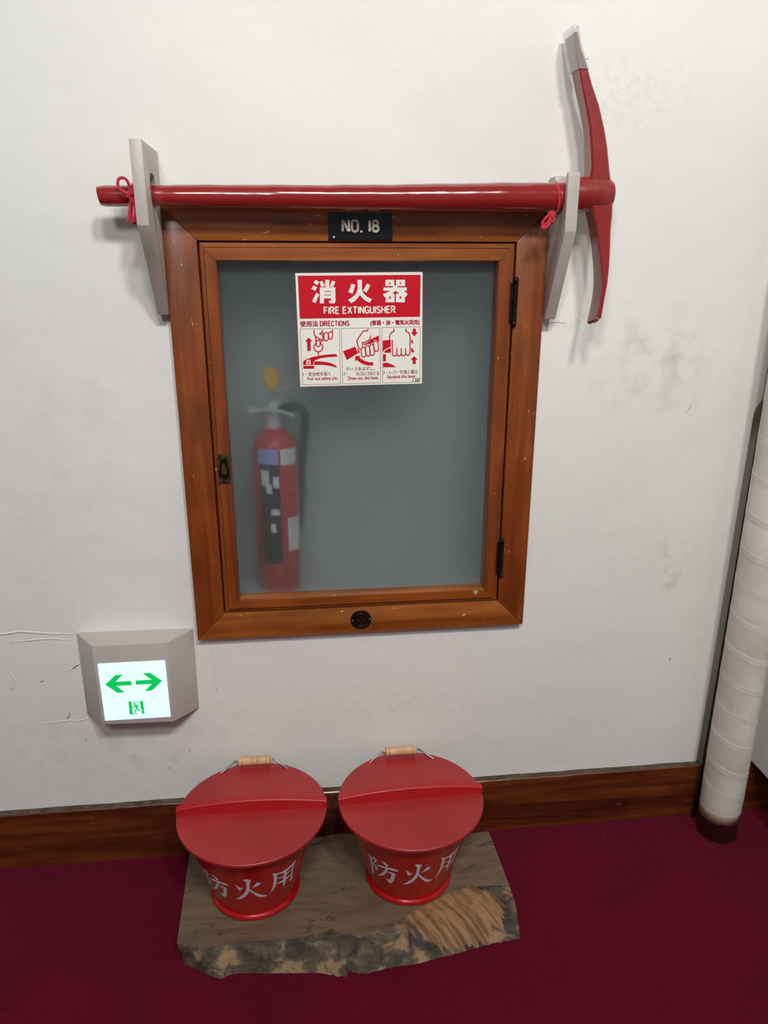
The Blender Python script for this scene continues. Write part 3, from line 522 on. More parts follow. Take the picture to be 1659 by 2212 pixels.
skirting('baseboard_right', 1.04, 2.4)
# boxed-in wall that ends above the skirting, right edge of the view
bm = bmesh.new(); box(bm, 1.068, 2.4, -0.9, 0.0, HB + 0.001, 3.3, 0.004, 2)
wr = obj('wall_right', bm, M_wall, kind='structure')

# ------------------------------------------------------------ cabinet
X0, X1, Z0, Z1, WF = -0.1785, 0.4065, 0.6138, 1.3467, 0.0581
YF = -0.022
cab = thing('fire_extinguisher_cabinet', 'varnished brown wooden wall cabinet with a frosted glass door', 'cabinet', (0.114, 0.0, Z0 - WF))
def board(name, q, y0, y1, material, parent, bev=0.0012):
    bm = bmesh.new()
    prism(bm, q, [], lambda x, z: (x, y0, z), lambda x, z: (x, y1, z), bev)
    return obj(name, bm, material, parent, auto=35)
g = 0.0002
def mitred(name, x0, x1, z0, z1, wd, y0, y1, parent):
    board(name, [(x0 - wd, z1 + wd), (x0 + g, z1), (x1 - g, z1), (x1 + wd, z1 + wd)], y0, y1, M_wh, parent)
    board(name, [(x0 - wd, z0 - wd), (x1 + wd, z0 - wd), (x1 - g, z0), (x0 + g, z0)], y0, y1, M_wh, parent)
    board(name, [(x0 - wd, z0 - wd + g), (x0, z0 + g), (x0, z1 - g), (x0 - wd, z1 + wd - g)], y0, y1, M_wv, parent)
    board(name, [(x1 + wd, z0 - wd + g), (x1 + wd, z1 + wd - g), (x1, z1 - g), (x1, z0 + g)], y0, y1, M_wv, parent)
mitred('frame_board', X0, X1, Z0, Z1, WF, YF, -0.0002, cab)
# lining of the recess
bm = bmesh.new()
e = 0.0015
box(bm, CX0 + 0.0005, CX1 - 0.0005, 0.185, 0.190, CZ0 + 0.0005, CZ1 - 0.0005)
box(bm, CX0 + 0.0005, CX0 + 0.008, 0.012, 0.185, CZ0 + 0.0005, CZ1 - 0.0005)
box(bm, CX1 - 0.008, CX1 - 0.0005, 0.012, 0.185, CZ0 + 0.0005, CZ1 - 0.0005)
box(bm, CX0 + 0.008, CX1 - 0.008, 0.012, 0.185, CZ0 + 0.0005, 0.6308)
box(bm, CX0 + 0.008, CX1 - 0.008, 0.012, 0.185, CZ1 - 0.008, CZ1 - 0.0005)
obj('lining', bm, M_inside, cab)
# door
dp = bpy.data.objects.new('door', None)
DX0, DX1, DZ0, DZ1 = -0.1452, 0.3716, 0.6455, 1.3118   # opening
bm = bmesh.new()
# the door itself is a mesh: a thin back rebate ring that carries rails, stiles, pane and hardware
box(bm, X0 - 0.0015, DX0 - 0.001, 0.0005, 0.010, Z0 - 0.0015, Z1 + 0.0015)
box(bm, DX1 + 0.001, X1 + 0.0015, 0.0005, 0.010, Z0 - 0.0015, Z1 + 0.0015)
box(bm, DX0 - 0.001, DX1 + 0.001, 0.0005, 0.010, DZ1 + 0.001, Z1 + 0.0015)
box(bm, DX0 - 0.001, DX1 + 0.001, 0.0005, 0.010, Z0 - 0.0015, DZ0 - 0.001)
door = obj('door', bm, M_wv, cab)
def doorpiece(name, side):
    bm = bmesh.new()
    a0, a1, b0, b1 = X0 + 0.003, X1 - 0.003, Z0 + 0.003, Z1 - 0.003
    lw = 0.0085
    # profile across the piece, from outer edge to opening: (inset 0..1 between outer and opening, y)
    ins = [(0.0, 0.0004), (0.0, -0.017), (0.02, -0.0185), (0.24, -0.0185), (0.245, -0.0165), (0.275, -0.0165), (0.285, -0.0245), (0.30, -0.0252), (0.93, -0.0252), (0.965, -0.0235), (1.0, -0.018), (1.0, 0.0038)]
    def corner(t, cx, cz):
        xo = a0 if cx == 0 else a1; xi = DX0 if cx == 0 else DX1
        zo = b0 if cz == 0 else b1; zi = DZ0 if cz == 0 else DZ1
        return xo + (xi - xo) * t, zo + (zi - zo) * t
    ends = {'top': ((0, 1), (1, 1)), 'bottom': ((1, 0), (0, 0)), 'left': ((0, 0), (0, 1)), 'right': ((1, 1), (1, 0))}[side]
    r0, r1 = [], []
    for t, y in ins:
        p = corner(t, *ends[0]); q = corner(t, *ends[1])
        d = Vector((q[0] - p[0], q[1] - p[1])).normalized() * 0.0003
        r0.append(bm.verts.new((p[0] + d.x, y, p[1] + d.y))); r1.append(bm.verts.new((q[0] - d.x, y, q[1] - d.y)))
    for i in range(len(ins)):
        j = (i + 1) % len(ins)
        bm.faces.new((r0[i], r0[j], r1[j], r1[i]))
    bm.faces.new(r0[::-1]); bm.faces.new(r1)
    return obj(name, bm, M_wh if side in ('top', 'bottom') else M_wv, door_holder, auto=30)
door_holder = door
def obj2(name, bm, material, parent, **k):
    """child of a part (the part sits at minus its thing's location, so the child needs no offset)"""
    o = obj(name, bm, material, None, **k); o.parent = parent; return o
_obj = obj
def obj(name, bm, material, parent=None, **k):
    if parent is not None and parent.type == 'MESH' and not k.get('loc'):
        o = _obj(name, bm, material, None, **k); o.parent = parent; return o
    return _obj(name, bm, material, parent, **k)
doorpiece('rail', 'top'); doorpiece('rail', 'bottom'); doorpiece('stile', 'left'); doorpiece('stile', 'right')
bm = bmesh.new(); box(bm, DX0 + 0.0003, DX1 - 0.0003, 0.0045, 0.0075, DZ0 + 0.0003, DZ1 - 0.0003)
gp = obj('glass_pane', bm, M_glass, door)
bm = bmesh.new()   # white paint chip on the lower rail
fc = lambda x, z, h: (x, -0.0256 - h, z)
flat_line(bm, [(0.3505, 0.6415), (0.3530, 0.6425), (0.3575, 0.6425), (0.3585, 0.6410), (0.3560, 0.6375), (0.3550, 0.6335)], 0.0013, 0.0, fc)
flat_line(bm, [(0.3510, 0.6410), (0.3535, 0.6380), (0.3552, 0.6370)], 0.0012, 0.0001, fc)
obj('paint_chip', bm, M_lw, door)
# flush ring latch in the left stile
bm = bmesh.new()
lx, lz = -0.1578, 0.927
box(bm, lx - 0.0115, lx + 0.0115, -0.0262, -0.0245, lz - 0.030, lz + 0.030, 0.0005)
box(bm, lx - 0.0105, lx + 0.0105, -0.0275, -0.026, lz + 0.021, lz + 0.029, 0.0005)
box(bm, lx - 0.004, lx + 0.004, -0.0285, -0.026, lz + 0.0205, lz + 0.0275, 0.0008)
box(bm, lx - 0.0105, lx + 0.0105, -0.0272, -0.026, lz - 0.0285, lz - 0.0225, 0.0005)
lt = obj('latch', bm, M_brass, door)
lt['label'] = 'aged brass flush latch with a tapered dark ring pull'
bm = bmesh.new()
ring = [(-0.0055, 0.019), (0.0055, 0.019), (0.0105, -0.012), (0.0085, -0.0165), (-0.0085, -0.0165), (-0.0105, -0.012)]
rin = [(-0.0032, 0.0125), (0.0032, 0.0125), (0.0062, -0.0105), (-0.0062, -0.0105)]
prism(bm, [(lx + a, lz + b_) for a, b_ in ring], [[(lx + a, lz + b_) for a, b_ in rin]], lambda x, z: (x, -0.0262, z), lambda x, z: (x, -0.0290, z))
for v in bm.verts: pass
_o = _obj('latch_ring', bm, M_dark, None); _o.parent = door
# hinges
for hz0, hz1 in ((1.1925, 1.285), (0.671, 0.7615)):
    bm = bmesh.new(); hx, hy, r_ = 0.4072, -0.0255, 0.0048
    zs = hz1 - hz0
    prof = [(0.0005, 0.0), (0.0028, 0.0006), (0.0048, 0.003), (0.0052, 0.006), (0.0048, 0.0095), (0.003, 0.0115), (0.0055, 0.012), (0.0055, 0.0135), (0.0047, 0.014)]
    nk = 5
    body0, body1 = 0.014, zs - 0.014
    for k in range(1, nk):
        z = body0 + (body1 - body0) * k / nk
        prof += [(0.0047, z - 0.0004), (0.0043, z), (0.0047, z + 0.0004)]
    prof += [(0.0047, zs - 0.014), (0.0055, zs - 0.0135), (0.0055, zs - 0.012), (0.003, zs - 0.0115), (0.0048, zs - 0.0095), (0.0052, zs - 0.006), (0.0048, zs - 0.003), (0.0028, zs - 0.0006), (0.0005, zs)]
    lathe(bm, prof, (hx, hy, hz0), 20)
    box(bm, hx - 0.0085, hx - 0.003, -0.0262, -0.0200, hz0 + 0.011, hz1 - 0.011)
    o = obj('hinge', bm, M_bronze, cab, auto=40); o['label'] = 'dark bronze barrel hinge with ball tips'

# ------------------------------------------------------------ number plate and medallion
pl = thing('number_plate', 'small black plate reading NO. 18 on the top board of the cabinet', 'sign', (0.114, -0.0222, 1.372))
bm = bmesh.new()
box(bm, 0.0556, 0.1726, -0.0262, -0.0222, 1.3485, 1.3950, 0.0012, 2)
obj('plate', bm, M_black, pl)
bm = bmesh.new()
fnp = lambda x, z, h: (x, -0.0262 - h, z)
put_strokes(bm, 'NO. 18', 0.0795, 1.3612, 0.1480, 1.3838, 0.0008, fnp, 0.0042, 0.20)
ret = bmesh.ops.extrude_face_region(bm, geom=list(bm.faces))
for v in [v_ for v_ in ret['geom'] if isinstance(v_, bmesh.types.BMVert)]: v.co.y = -0.0262
obj('lettering', bm, M_raised, pl)['label'] = 'raised cream characters NO. 18'
bm = bmesh.new(); lathe(bm, [(0.0001, 0), (0.0016, 0.0004), (0.0016, 0.0012)], (0, 0, 0), 12)
for v in bm.verts: v.co = Vector((0.0655 + v.co.x, -0.0262 - 0.0012 + v.co.z, 1.3535 + v.co.y))
obj('screw', bm, M_lw, pl)

md = thing('medallion', 'round dark bronze medallion on the bottom board of the cabinet', 'medallion', (0.1078, -0.0222, 0.5862))
bm = bmesh.new()
prof = [(0.0222, 0.0), (0.0222, 0.0012), (0.0212, 0.0018), (0.0196, 0.0018), (0.0190, 0.0012), (0.0145, 0.0012), (0.0140, 0.0016), (0.0134, 0.0012), (0.0002, 0.0012)]
rings = []
for r_, h in prof:
    rings.append([bm.verts.new((0.1078 + r_ * math.cos(2 * math.pi * k / 48), -0.0222 - h, 0.5862 + r_ * math.sin(2 * math.pi * k / 48))) for k in range(48)])
for a, c_ in zip(rings, rings[1:]):
    for k in range(48): bm.faces.new((a[k], a[(k + 1) % 48], c_[(k + 1) % 48], c_[k]))
bm.faces.new(rings[0]); bm.faces.new(rings[-1])
obj('disc', bm, M_bronze, md, auto=30)
bm = bmesh.new()   # worn relief: a lozenge, and a rim of studs
fm = lambda x, z, h: (0.1078 + x, -0.0234 - h, 0.5862 + z)
flat_line(bm, [(0, 0.0085), (0.0085, 0), (0, -0.0085), (-0.0085, 0), (0, 0.0085)], 0.0010, 0.0003, fm)
flat_line(bm, [(0, 0.0045), (0.0045, 0), (0, -0.0045), (-0.0045, 0), (0, 0.0045)], 0.0008, 0.0003, fm)
for k in range(26):
    a = 2 * math.pi * k / 26
    if 0 < math.sin(a) < 0.25 and abs(math.cos(a)) > 0.9: continue
    cx_, cz_ = 0.0168 * math.cos(a), 0.0168 * math.sin(a)
    flat_poly(bm, [(cx_ - 0.0007, cz_ - 0.0010), (cx_ + 0.0007, cz_ - 0.0008), (cx_ + 0.0006, cz_ + 0.0010), (cx_ - 0.0005, cz_ + 0.0008)], 0.0005, fm)
obj('relief', bm, M_brass, md)
for sx in (-1, 1):
    bm = bmesh.new(); bmesh.ops.create_icosphere(bm, subdivisions=2, radius=0.0013)
    for v in bm.verts: v.co = Vector((0.1078 + sx * 0.0185 + v.co.x, -0.0236 + v.co.y * 0.6, 0.5862 + 0.001 * sx + v.co.z))
    obj('screw', bm, M_chrome, md, smooth=True)

# ------------------------------------------------------------ extinguisher instruction sign
SG = thing('instruction_sign', 'white and red fire extinguisher instruction sign on the frosted glass', 'sign', (-0.0065, 0.0043, 1.2912))
SG.rotation_euler = (0, -0.0105, 0)
def spart(name, bm, material, parent=SG):
    me = bpy.data.meshes.new(name); bmesh.ops.recalc_face_normals(bm, faces=bm.faces) if name == 'plate' else None
    bm.to_mesh(me); bm.free(); me.materials.append(material)
    o = link(name, me, parent); return o
mm = 0.001
fs = lambda x, z, h: (x * mm, -0.0011 - h * mm, z * mm)
bm = bmesh.new(); box(bm, 0, 0.240, -0.0011, 0, -0.211, 0, 0.0004); spart('plate', bm, M_signw)
def fillpart(name, polys, h, material):
    bm = bmesh.new()
    for i, q in enumerate(polys): flat_poly(bm, q, h + 0.004 * i, fs)
    return spart(name, bm, material)
fillpart('red_panel', D['red'], 0.12, M_signr)
for lo_, hi_ in ((0, 95), (95, 155), (155, 240)):
    fillpart('title_character', [q for q in D['white'] if lo_ <= sum(p[0] for p in q) / len(q) < hi_], 0.25, M_signw)
def panel_of(p): return 0 if p[0] < 79 else (1 if p[0] < 158.5 else 2)
for i, fr_ in enumerate(D['frames']):
    bm = bmesh.new(); flat_line(bm, fr_, 0.75, 0.15, fs); spart('panel_border', bm, M_ink)
for i in range(3):
    bm = bmesh.new(); n_ = 0
    for q in D['pict']:
        if panel_of((sum(p[0] for p in q) / len(q), 0)) == i: flat_poly(bm, q, 0.2 + 0.004 * n_, fs); n_ += 1
    for q in D['lines']:
        if panel_of((sum(p[0] for p in q) / len(q), 0)) == i: flat_line(bm, q, 2.05, 0.32 + 0.004 * n_, fs); n_ += 1
    wb = bmesh.new(); fingers = []
    for k, q in enumerate(D['caps']):
        if panel_of((sum(p[0] for p in q) / len(q), 0)) == i:
            fb = bmesh.new(); flat_poly(fb, q[:-1], 0.42 + 0.03 * k, fs); fingers.append(fb); flat_line(bm, q, 2.0, 0.43 + 0.03 * k, fs)
    if i == 0:
        for q in D['tagw']: flat_poly(wb, q, 0.46, fs)
        for q in D['tagr']: flat_poly(bm, q, 0.5, fs)
    ill = spart('illustration', bm, M_signr)
    for fb in fingers: spart('finger_shape', fb, M_signw, ill)
    if len(wb.verts): spart('tag_shape', wb, M_signw, ill)
    else: wb.free()
tp = {'wb': ('title_lettering', M_signw, 0.0), 'b': ('heading_lettering', M_signd, 0.032), 'm': ('caption_lettering', M_signd, 0.008), 'n': ('caption_lettering', M_ink, 0.004), 'k': ('code_number', M_blk, 0.0)}
for s, x0, y0, x1, y1, st in D['texts']:
    nm, mt, off = tp[st]
    if s == 'DIRECTIONS': off = 0.012
    bm = bmesh.new()
    if s in ('FIRE EXTINGUISHER', 'DIRECTIONS'):
        put_strokes(bm, s, x0, y0, x1, y1, 0.3, fs, 2.5 if s[0] == 'F' else 1.75, 0.17)
    else:
        bold = {'b': 0.45, 'n': 0.12, 'm': 0.20, 'k': 0.12}[st]    # heavier type: the same glyphs laid again beside themselves
        for k, (dx, dy) in enumerate(((-bold, -bold / 2), (bold, -bold / 2), (-bold, bold / 2), (bold, bold / 2), (0, 0))):
            put_text(bm, s, x0 + bold + dx, y0 + bold / 2 + dy, x1 - bold + dx, y1 - bold / 2 + dy, 0.3 + 0.004 * k, fs, 0.0)
    spart(nm, bm, mt)

# ------------------------------------------------------------ extinguisher behind the glass
EX, EY = -0.0630, 0.082
EB = 0.6310
ext = thing('fire_extinguisher', 'red fire extinguisher blurred behind the frosted glass', 'extinguisher', (EX, EY, EB))
ER, eb = 0.0485, EB
bm = bmesh.new()
lathe(bm, [(0.030, 0), (0.046, 0), (0.0485, 0.004), (0.0485, 0.295), (0.0470, 0.315), (0.0420, 0.332), (0.030, 0.345), (0.020, 0.351), (0.017, 0.355)], (EX, EY, eb), 48)
obj('cylinder', bm, M_ext, ext, auto=40)
bm = bmesh.new(); lathe(bm, [(0.016, 0.355), (0.016, 0.372), (0.013, 0.374), (0.013, 0.395), (0.017, 0.397), (0.017, 0.415), (0.008, 0.418)], (EX, EY, eb), 24)
box(bm, EX - 0.05, EX - 0.012, EY - 0.012, EY + 0.012, eb + 0.385, eb + 0.40, 0.003)
obj('valve', bm, M_chrome, ext, auto=40)
def lever(z0, z1, nm):
    bm = bmesh.new()
    tube(bm, smooth_path([(EX - 0.028, EY - 0.03, eb + z0), (EX + 0.01, EY - 0.03, eb + (z0 + z1) / 2 + 0.004), (EX + 0.045, EY - 0.04, eb + z1)]), 0.006, 8, flat=0.5)
    obj(nm, bm, M_chrome, ext, smooth=True)
lever(0.398, 0.385, 'carry_handle'); lever(0.415, 0.448, 'squeeze_lever')
bm = bmesh.new(); P = [(EX + 0.002 + 0.011 * math.cos(2 * math.pi * k / 24), EY - 0.045, eb + 0.466 + 0.014 * math.sin(2 * math.pi * k / 24)) for k in range(24)]
tube(bm, P, 0.006, 8, closed=True); box(bm, EX - 0.006, EX + 0.010, EY - 0.05, EY - 0.042, eb + 0.438, eb + 0.480, 0.003); obj('safety_pin', bm, M_yellow, ext, smooth=False)
bm = bmesh.new(); tube(bm, smooth_path([(EX + 0.014, EY, eb + 0.39), (EX + 0.050, EY - 0.010, eb + 0.40), (EX + 0.066, EY - 0.005, eb + 0.37), (EX + 0.058, EY + 0.03, eb + 0.30), (EX + 0.045, EY + 0.055, eb + 0.10)]), 0.009, 12)
obj('hose', bm, M_hose, ext, smooth=True)
def wrap(nm, a0, a1, z0, z1, material, off=0.0004, parent=None):
    bm = bmesh.new(); n = max(3, int((a1 - a0) / 6)); rr = ER + off; top, bot = [], []
    for k in range(n + 1):
        a = R(a0 + (a1 - a0) * k / n); x, y = EX + rr * math.sin(a), EY - rr * math.cos(a)
        top.append(bm.verts.new((x, y, z1))); bot.append(bm.verts.new((x, y, z0)))
    for k in range(n): bm.faces.new((bot[k], bot[k + 1], top[k + 1], top[k]))
    return obj(nm, bm, material, ext)
wrap('label_panel', -40, 12, 0.700, 0.918, M_label)
wrap('label_panel', -44, 10, 0.918, 0.950, M_lb)['label'] = 'pale blue label strip'
wrap('label_panel', 16, 62, 0.915, 0.948, M_lw)['label'] = 'white label patch near the shoulder'
wrap('label_panel', 28, 72, 0.725, 0.800, M_lw)['label'] = 'tall white label patch low on the side'
for a0, a1, z0, z1 in ((-34, -14, 0.872, 0.905), (-4, 10, 0.868, 0.892), (-22, -8, 0.856, 0.876), (-12, 8, 0.808, 0.822), (-14, -2, 0.77, 0.79)):
    bm = bmesh.new(); n = 4; rr = ER + 0.0008; top, bot = [], []
    for k in range(n + 1):
        a = R(a0 + (a1 - a0) * k / n); x, y = EX + rr * math.sin(a), EY - rr * math.cos(a)
        top.append(bm.verts.new((x, y, z1))); bot.append(bm.verts.new((x, y, z0)))
    for k in range(n): bm.faces.new((bot[k], bot[k + 1], top[k + 1], top[k]))
    obj('label_mark', bm, M_lw, ext)

# ------------------------------------------------------------ wall brackets
def extr_x(bm, poly, holes, x0, x1, bev):
    prism(bm, poly, holes, lambda y, z: (x0, y, z), lambda y, z: (x1, y, z), bev)
bm = bmesh.new()
hl = [(-0.0715 + 0.024 * math.cos(a), 1.4135 + 0.019 * math.sin(a)) for a in [math.pi + math.pi * k / 10 for k in range(11)]]
hl += [(-0.0475, 1.436), (-0.055, 1.447), (-0.070, 1.450), (-0.088, 1.4485), (-0.0955, 1.438)]
extr_x(bm, [(-0.0004, 1.2193), (-0.0004, 1.4925), (-0.142, 1.4915), (-0.1400, 1.3655), (-0.1005, 1.3190), (-0.0980, 1.3170), (-0.0285, 1.2193)], [hl], -0.2565, -0.2372, 0.0012)
o = obj('wall_bracket', bm, M_grey, auto=35)
tag(o, 'taller grey-painted wooden bracket holding the bare end of the pickaxe handle', 'bracket', None)
bm = bmesh.new()
notch = [(-0.0985, 1.4500), (-0.0985, 1.418)] + [(-0.0700 + 0.0285 * math.cos(a), 1.4185 + 0.0275 * math.sin(a)) for a in [math.pi + math.pi * k / 12 for k in range(1, 12)]] + [(-0.0415, 1.418), (-0.0415, 1.4500)]
poly = [(-0.0004, 1.2073), (-0.0330, 1.2073), (-0.1120, 1.3613), (-0.1120, 1.4525), (-0.108, 1.4575), (-0.1015, 1.4575)] + notch + [(-0.040, 1.4575), (-0.008, 1.4580), (-0.0004, 1.452)]
extr_x(bm, poly, [], 0.4652, 0.4862, 0.0012)
o = obj('wall_bracket', bm, M_grey, auto=35)
tag(o, 'shorter grey-painted notched wooden bracket beside the pickaxe head', 'bracket', None)

# ------------------------------------------------------------ pickaxe
HY = -0.0705
pick = thing('pickaxe', 'red-painted pickaxe resting across the two wall brackets above the cabinet', 'pickaxe', (0.10, HY, 1.417))
bm = bmesh.new()
n = 90; seg = 28; rings = []
for i in range(n + 1):
    t = i / n; x = -0.3265 + t * (0.5050 + 0.3265)
    r_ = 0.0160 + (0.0255 - 0.0160) * t ** 1.1 + 0.0003 * math.sin(t * 40) + 0.0002 * math.sin(t * 93)
    z = 1.4143 + 0.0050 * t + 0.0008 * math.sin(t * 9)
    if i == 0: r_ *= 0.93
    rings.append([bm.verts.new((x - (0.0022 * math.sin(2 * math.pi * k / seg) if i == 0 else 0), HY + r_ * math.cos(2 * math.pi * k / seg), z + r_ * math.sin(2 * math.pi * k / seg))) for k in range(seg)])
for a, c_ in zip(rings, rings[1:]):
    for k in range(seg): bm.faces.new((a[k], a[(k + 1) % seg], c_[(k + 1) % seg], c_[k]))
bm.faces.new(rings[0][::-1]); bm.faces.new(rings[-1])
obj('handle', bm, M_red, pick, auto=50)
# head: stations from the lower tip, through the socket, to the upper tip
#   z, x_left, x_right, y_front, y_back
lowst = [(1.2134, 0.5356, 0.5445, -0.1143, -0.0693), (1.231, 0.5403, 0.5472, -0.112, -0.0675), (1.2506, 0.5426, 0.55, -0.1095, -0.0665), (1.2763, 0.5436, 0.554, -0.1064, -0.0649), (1.305, 0.5403, 0.5559, -0.103, -0.063), (1.3348, 0.535, 0.5564, -0.0995, -0.061), (1.3647, 0.5287, 0.5561, -0.096, -0.058), (1.3898, 0.5217, 0.5576, -0.094, -0.055), (1.4099, 0.5144, 0.5574, -0.0925, -0.0525)]
upst = [(1.43, 0.5132, 0.5552, -0.0905, -0.0505), (1.4553, 0.5136, 0.5502, -0.0875, -0.0495), (1.4726, 0.5152, 0.5468, -0.0853, -0.0483), (1.5011, 0.5123, 0.5424, -0.082, -0.046), (1.5317, 0.5083, 0.535, -0.0785, -0.0435), (1.5677, 0.499, 0.5232, -0.075, -0.04), (1.5986, 0.4904, 0.5092, -0.072, -0.036), (1.6245, 0.4842, 0.4994, -0.07, -0.0315), (1.6505, 0.4774, 0.4866, -0.0685, -0.026), (1.6765, 0.4732, 0.4778, -0.0675, -0.0205)]
bm = bmesh.new()
def loft(stations, cut=0.0):
    rs = []
    for i, (z, xl, xr, yf, yb) in enumerate(stations):
        w_, d_ = xr - xl, yb - yf; c1 = min(w_, d_) * 0.10
        q = [(xl + c1, yf), (xr - c1, yf), (xr, yf + c1), (xr, yb - c1), (xr - c1, yb), (xl + c1, yb), (xl, yb - c1), (xl, yf + c1)]
        rs.append([bm.verts.new((x, y, z + (cut * (y - yf) / d_ if i == 0 else 0))) for x, y in q])
    for a, c_ in zip(rs, rs[1:]):
        for k in range(8): bm.faces.new((a[k], a[(k + 1) % 8], c_[(k + 1) % 8], c_[k]))
    bm.faces.new(rs[0][::-1]); bm.faces.new(rs[-1])
loft(lowst, -0.010); loft(upst)
# socket round the handle
prof = [(0.0270, 0.487), (0.0285, 0.4885), (0.0293, 0.500), (0.0298, 0.530), (0.0290, 0.5450), (0.0265, 0.5530), (0.0225, 0.5590), (0.0150, 0.5600), (0.0010, 0.5600)]
lathe(bm, prof, (0, HY, 1.4250), 40, axis='x')
hd = obj('head', bm, M_redhead, pick, auto=38)
bm = bmesh.new()   # chipped bare edge at the lower tip
for k in range(16):
    t = (k + .5) / 16; y = -0.1143 + 0.045 * t; z = 1.2130 - 0.010 * t
    bmesh.ops.create_icosphere(bm, subdivisions=1, radius=0.0026 + rnd.random() * 0.0014, matrix=Matrix.Translation((0.5400 + rnd.uniform(-.003, .003), y, z + rnd.uniform(-.001, .002))))
obj('chipped_edge', bm, mat('chipped_paint', (168, 110, 104), 0.5, noise=0.6, nscale=200, rgb2=(130, 40, 40)), pick)['label'] = 'chipped pale edge at the lower tip'
# clear plastic sleeve over the upper tip
bm = bmesh.new()
sl = [(1.6219, 0.4821, 0.5019, -0.0723, -0.0288), (1.6505, 0.4754, 0.4891, -0.0705, -0.0235), (1.6786, 0.4707, 0.4809, -0.0698, -0.0178), (1.6859, 0.4694, 0.4786, -0.0696, -0.0166)]
for off, rev in ((0.0, False), (0.0008, True)):
    rs = []
    for z, xl, xr, yf, yb in sl:
        xl, xr, yf, yb = xl + off, xr - off, yf + off, yb - off; c1 = 0.002
        q = [(xl + c1, yf), (xr - c1, yf), (xr, yf + c1), (xr, yb - c1), (xr - c1, yb), (xl + c1, yb), (xl, yb - c1), (xl, yf + c1)]
        rs.append([bm.verts.new((x, y, z)) for x, y in q])
    for a, c_ in zip(rs, rs[1:]):
        for k in range(8): bm.faces.new((a[k], a[(k + 1) % 8], c_[(k + 1) % 8], c_[k]))
    if not rev: first = rs
for a, c_ in ((first[0], rs[0]), (first[-1], rs[-1])):
    for k in range(8): bm.faces.new((a[k], a[(k + 1) % 8], c_[(k + 1) % 8], c_[k]))
obj('tip_sleeve', bm, M_clear, pick, auto=30)['label'] = 'clear plastic sleeve over the upper tip'

# cords
def cord(label, pts_list, ringx, ringr, knot):
    c = thing('cord', label, 'cord', knot)
    bm = bmesh.new()
    P = [(ringx + 0.0012 * math.sin(a * 2), HY + ringr * math.cos(a), 1.4165 + ringr * math.sin(a)) for a in [2 * math.pi * k / 40 for k in range(40)]]
    tube(bm, P, 0.0019, 8, closed=True); obj('cord_ring', bm, M_cord, c, smooth=True)
    bm = bmesh.new()
    for q in pts_list: tube(bm, smooth_path(q, 5), 0.0024, 8)
    obj('bow', bm, M_cord, c, smooth=True)
    bm = bmesh.new(); bmesh.ops.create_icosphere(bm, subdivisions=3, radius=0.0052, matrix=Matrix.Translation(knot) @ Matrix.Diagonal((1, 0.8, 1.2, 1)))
    tube(bm, [Vector(knot) + Vector((0.0058 * math.cos(a), -0.001 * math.sin(a), 0.0045 * math.sin(a))) for a in [2 * math.pi * k / 16 for k in range(16)]], 0.0022, 8, closed=True)
    obj('knot', bm, M_cord, c, smooth=True)
kL = D['cordL'][0][0]; kR = D['cordR'][0][0]
cord('red cord tied in a bow round the bare end of the pickaxe handle', D['cordL'], -0.2630, 0.0185, tuple(kL))
cord('red cord looped round the pickaxe handle near its head', D['cordR'], 0.4560, 0.0273, tuple(kR))

# ------------------------------------------------------------ exit sign
ex = thing('exit_sign', 'grey boxed emergency exit sign with a lit white panel and green arrows', 'sign', (-0.3667, 0.0, 0.383))
bm = bmesh.new()
bk = [(-0.4862, 0.3832), (-0.2500, 0.3815), (-0.2478, 0.5735), (-0.4850, 0.5765)]
ft = [(-0.4395, 0.3935), (-0.2945, 0.3900), (-0.2917, 0.5762), (-0.4390, 0.5770)]
vb = [bm.verts.new((x, -0.0005, z)) for x, z in bk]; vm = [bm.verts.new((x, -0.004, z)) for x, z in bk]; vf = [bm.verts.new((x, -0.0650, z)) for x, z in ft]
for a, c_ in ((vb, vm), (vm, vf)):
    for k in range(4): bm.faces.new((a[k], a[(k + 1) % 4], c_[(k + 1) % 4], c_[k]))
bm.faces.new(vf); bm.faces.new(vb[::-1])
bmesh.ops.recalc_face_normals(bm, faces=bm.faces)
bmesh.ops.bevel(bm, geom=[e_ for e_ in bm.edges if any(abs(v.co.y + 0.065) < 1e-6 for v in e_.verts)], offset=0.0012, segments=2, affect='EDGES', profile=0.5)
obj('housing', bm, M_house, ex, auto=25)
bm = bmesh.new(); bmesh.ops.create_icosphere(bm, subdivisions=2, radius=0.0035)
for v in bm.verts: v.co = Vector((-0.3650 + v.co.x, -0.018 + v.co.y, 0.5762 + v.co.z * 0.6))
obj('screw', bm, M_house, ex, smooth=True)
pan = thing('tmp', '', '', (0, 0, 0)); bpy.data.objects.remove(pan)
bm = bmesh.new(); box(bm, -0.4325, -0.2985, -0.0668, -0.0645, 0.4028, 0.5368, 0.0008)
panel = obj('lit_panel', bm, M_glow, ex); panel['label'] = 'glowing white panel'
fe = lambda x, z, h: (-0.4325 + x * mm, -0.0668 - h * mm, 0.5368 + z * mm)
for q in D['arrows']:
    bm = bmesh.new(); flat_poly(bm, q, 0.2, fe); obj('arrow', bm, M_green, panel)
bm = bmesh.new()
for i, q in enumerate(D['man']):
    flat_poly(bm, q, 0.2 + 0.01 * i, fe)
    if i > 2: flat_line(bm, q + [q[0]], 0.75, 0.3 + 0.004 * i, fe)
obj('running_figure_pictogram', bm, M_green, panel)

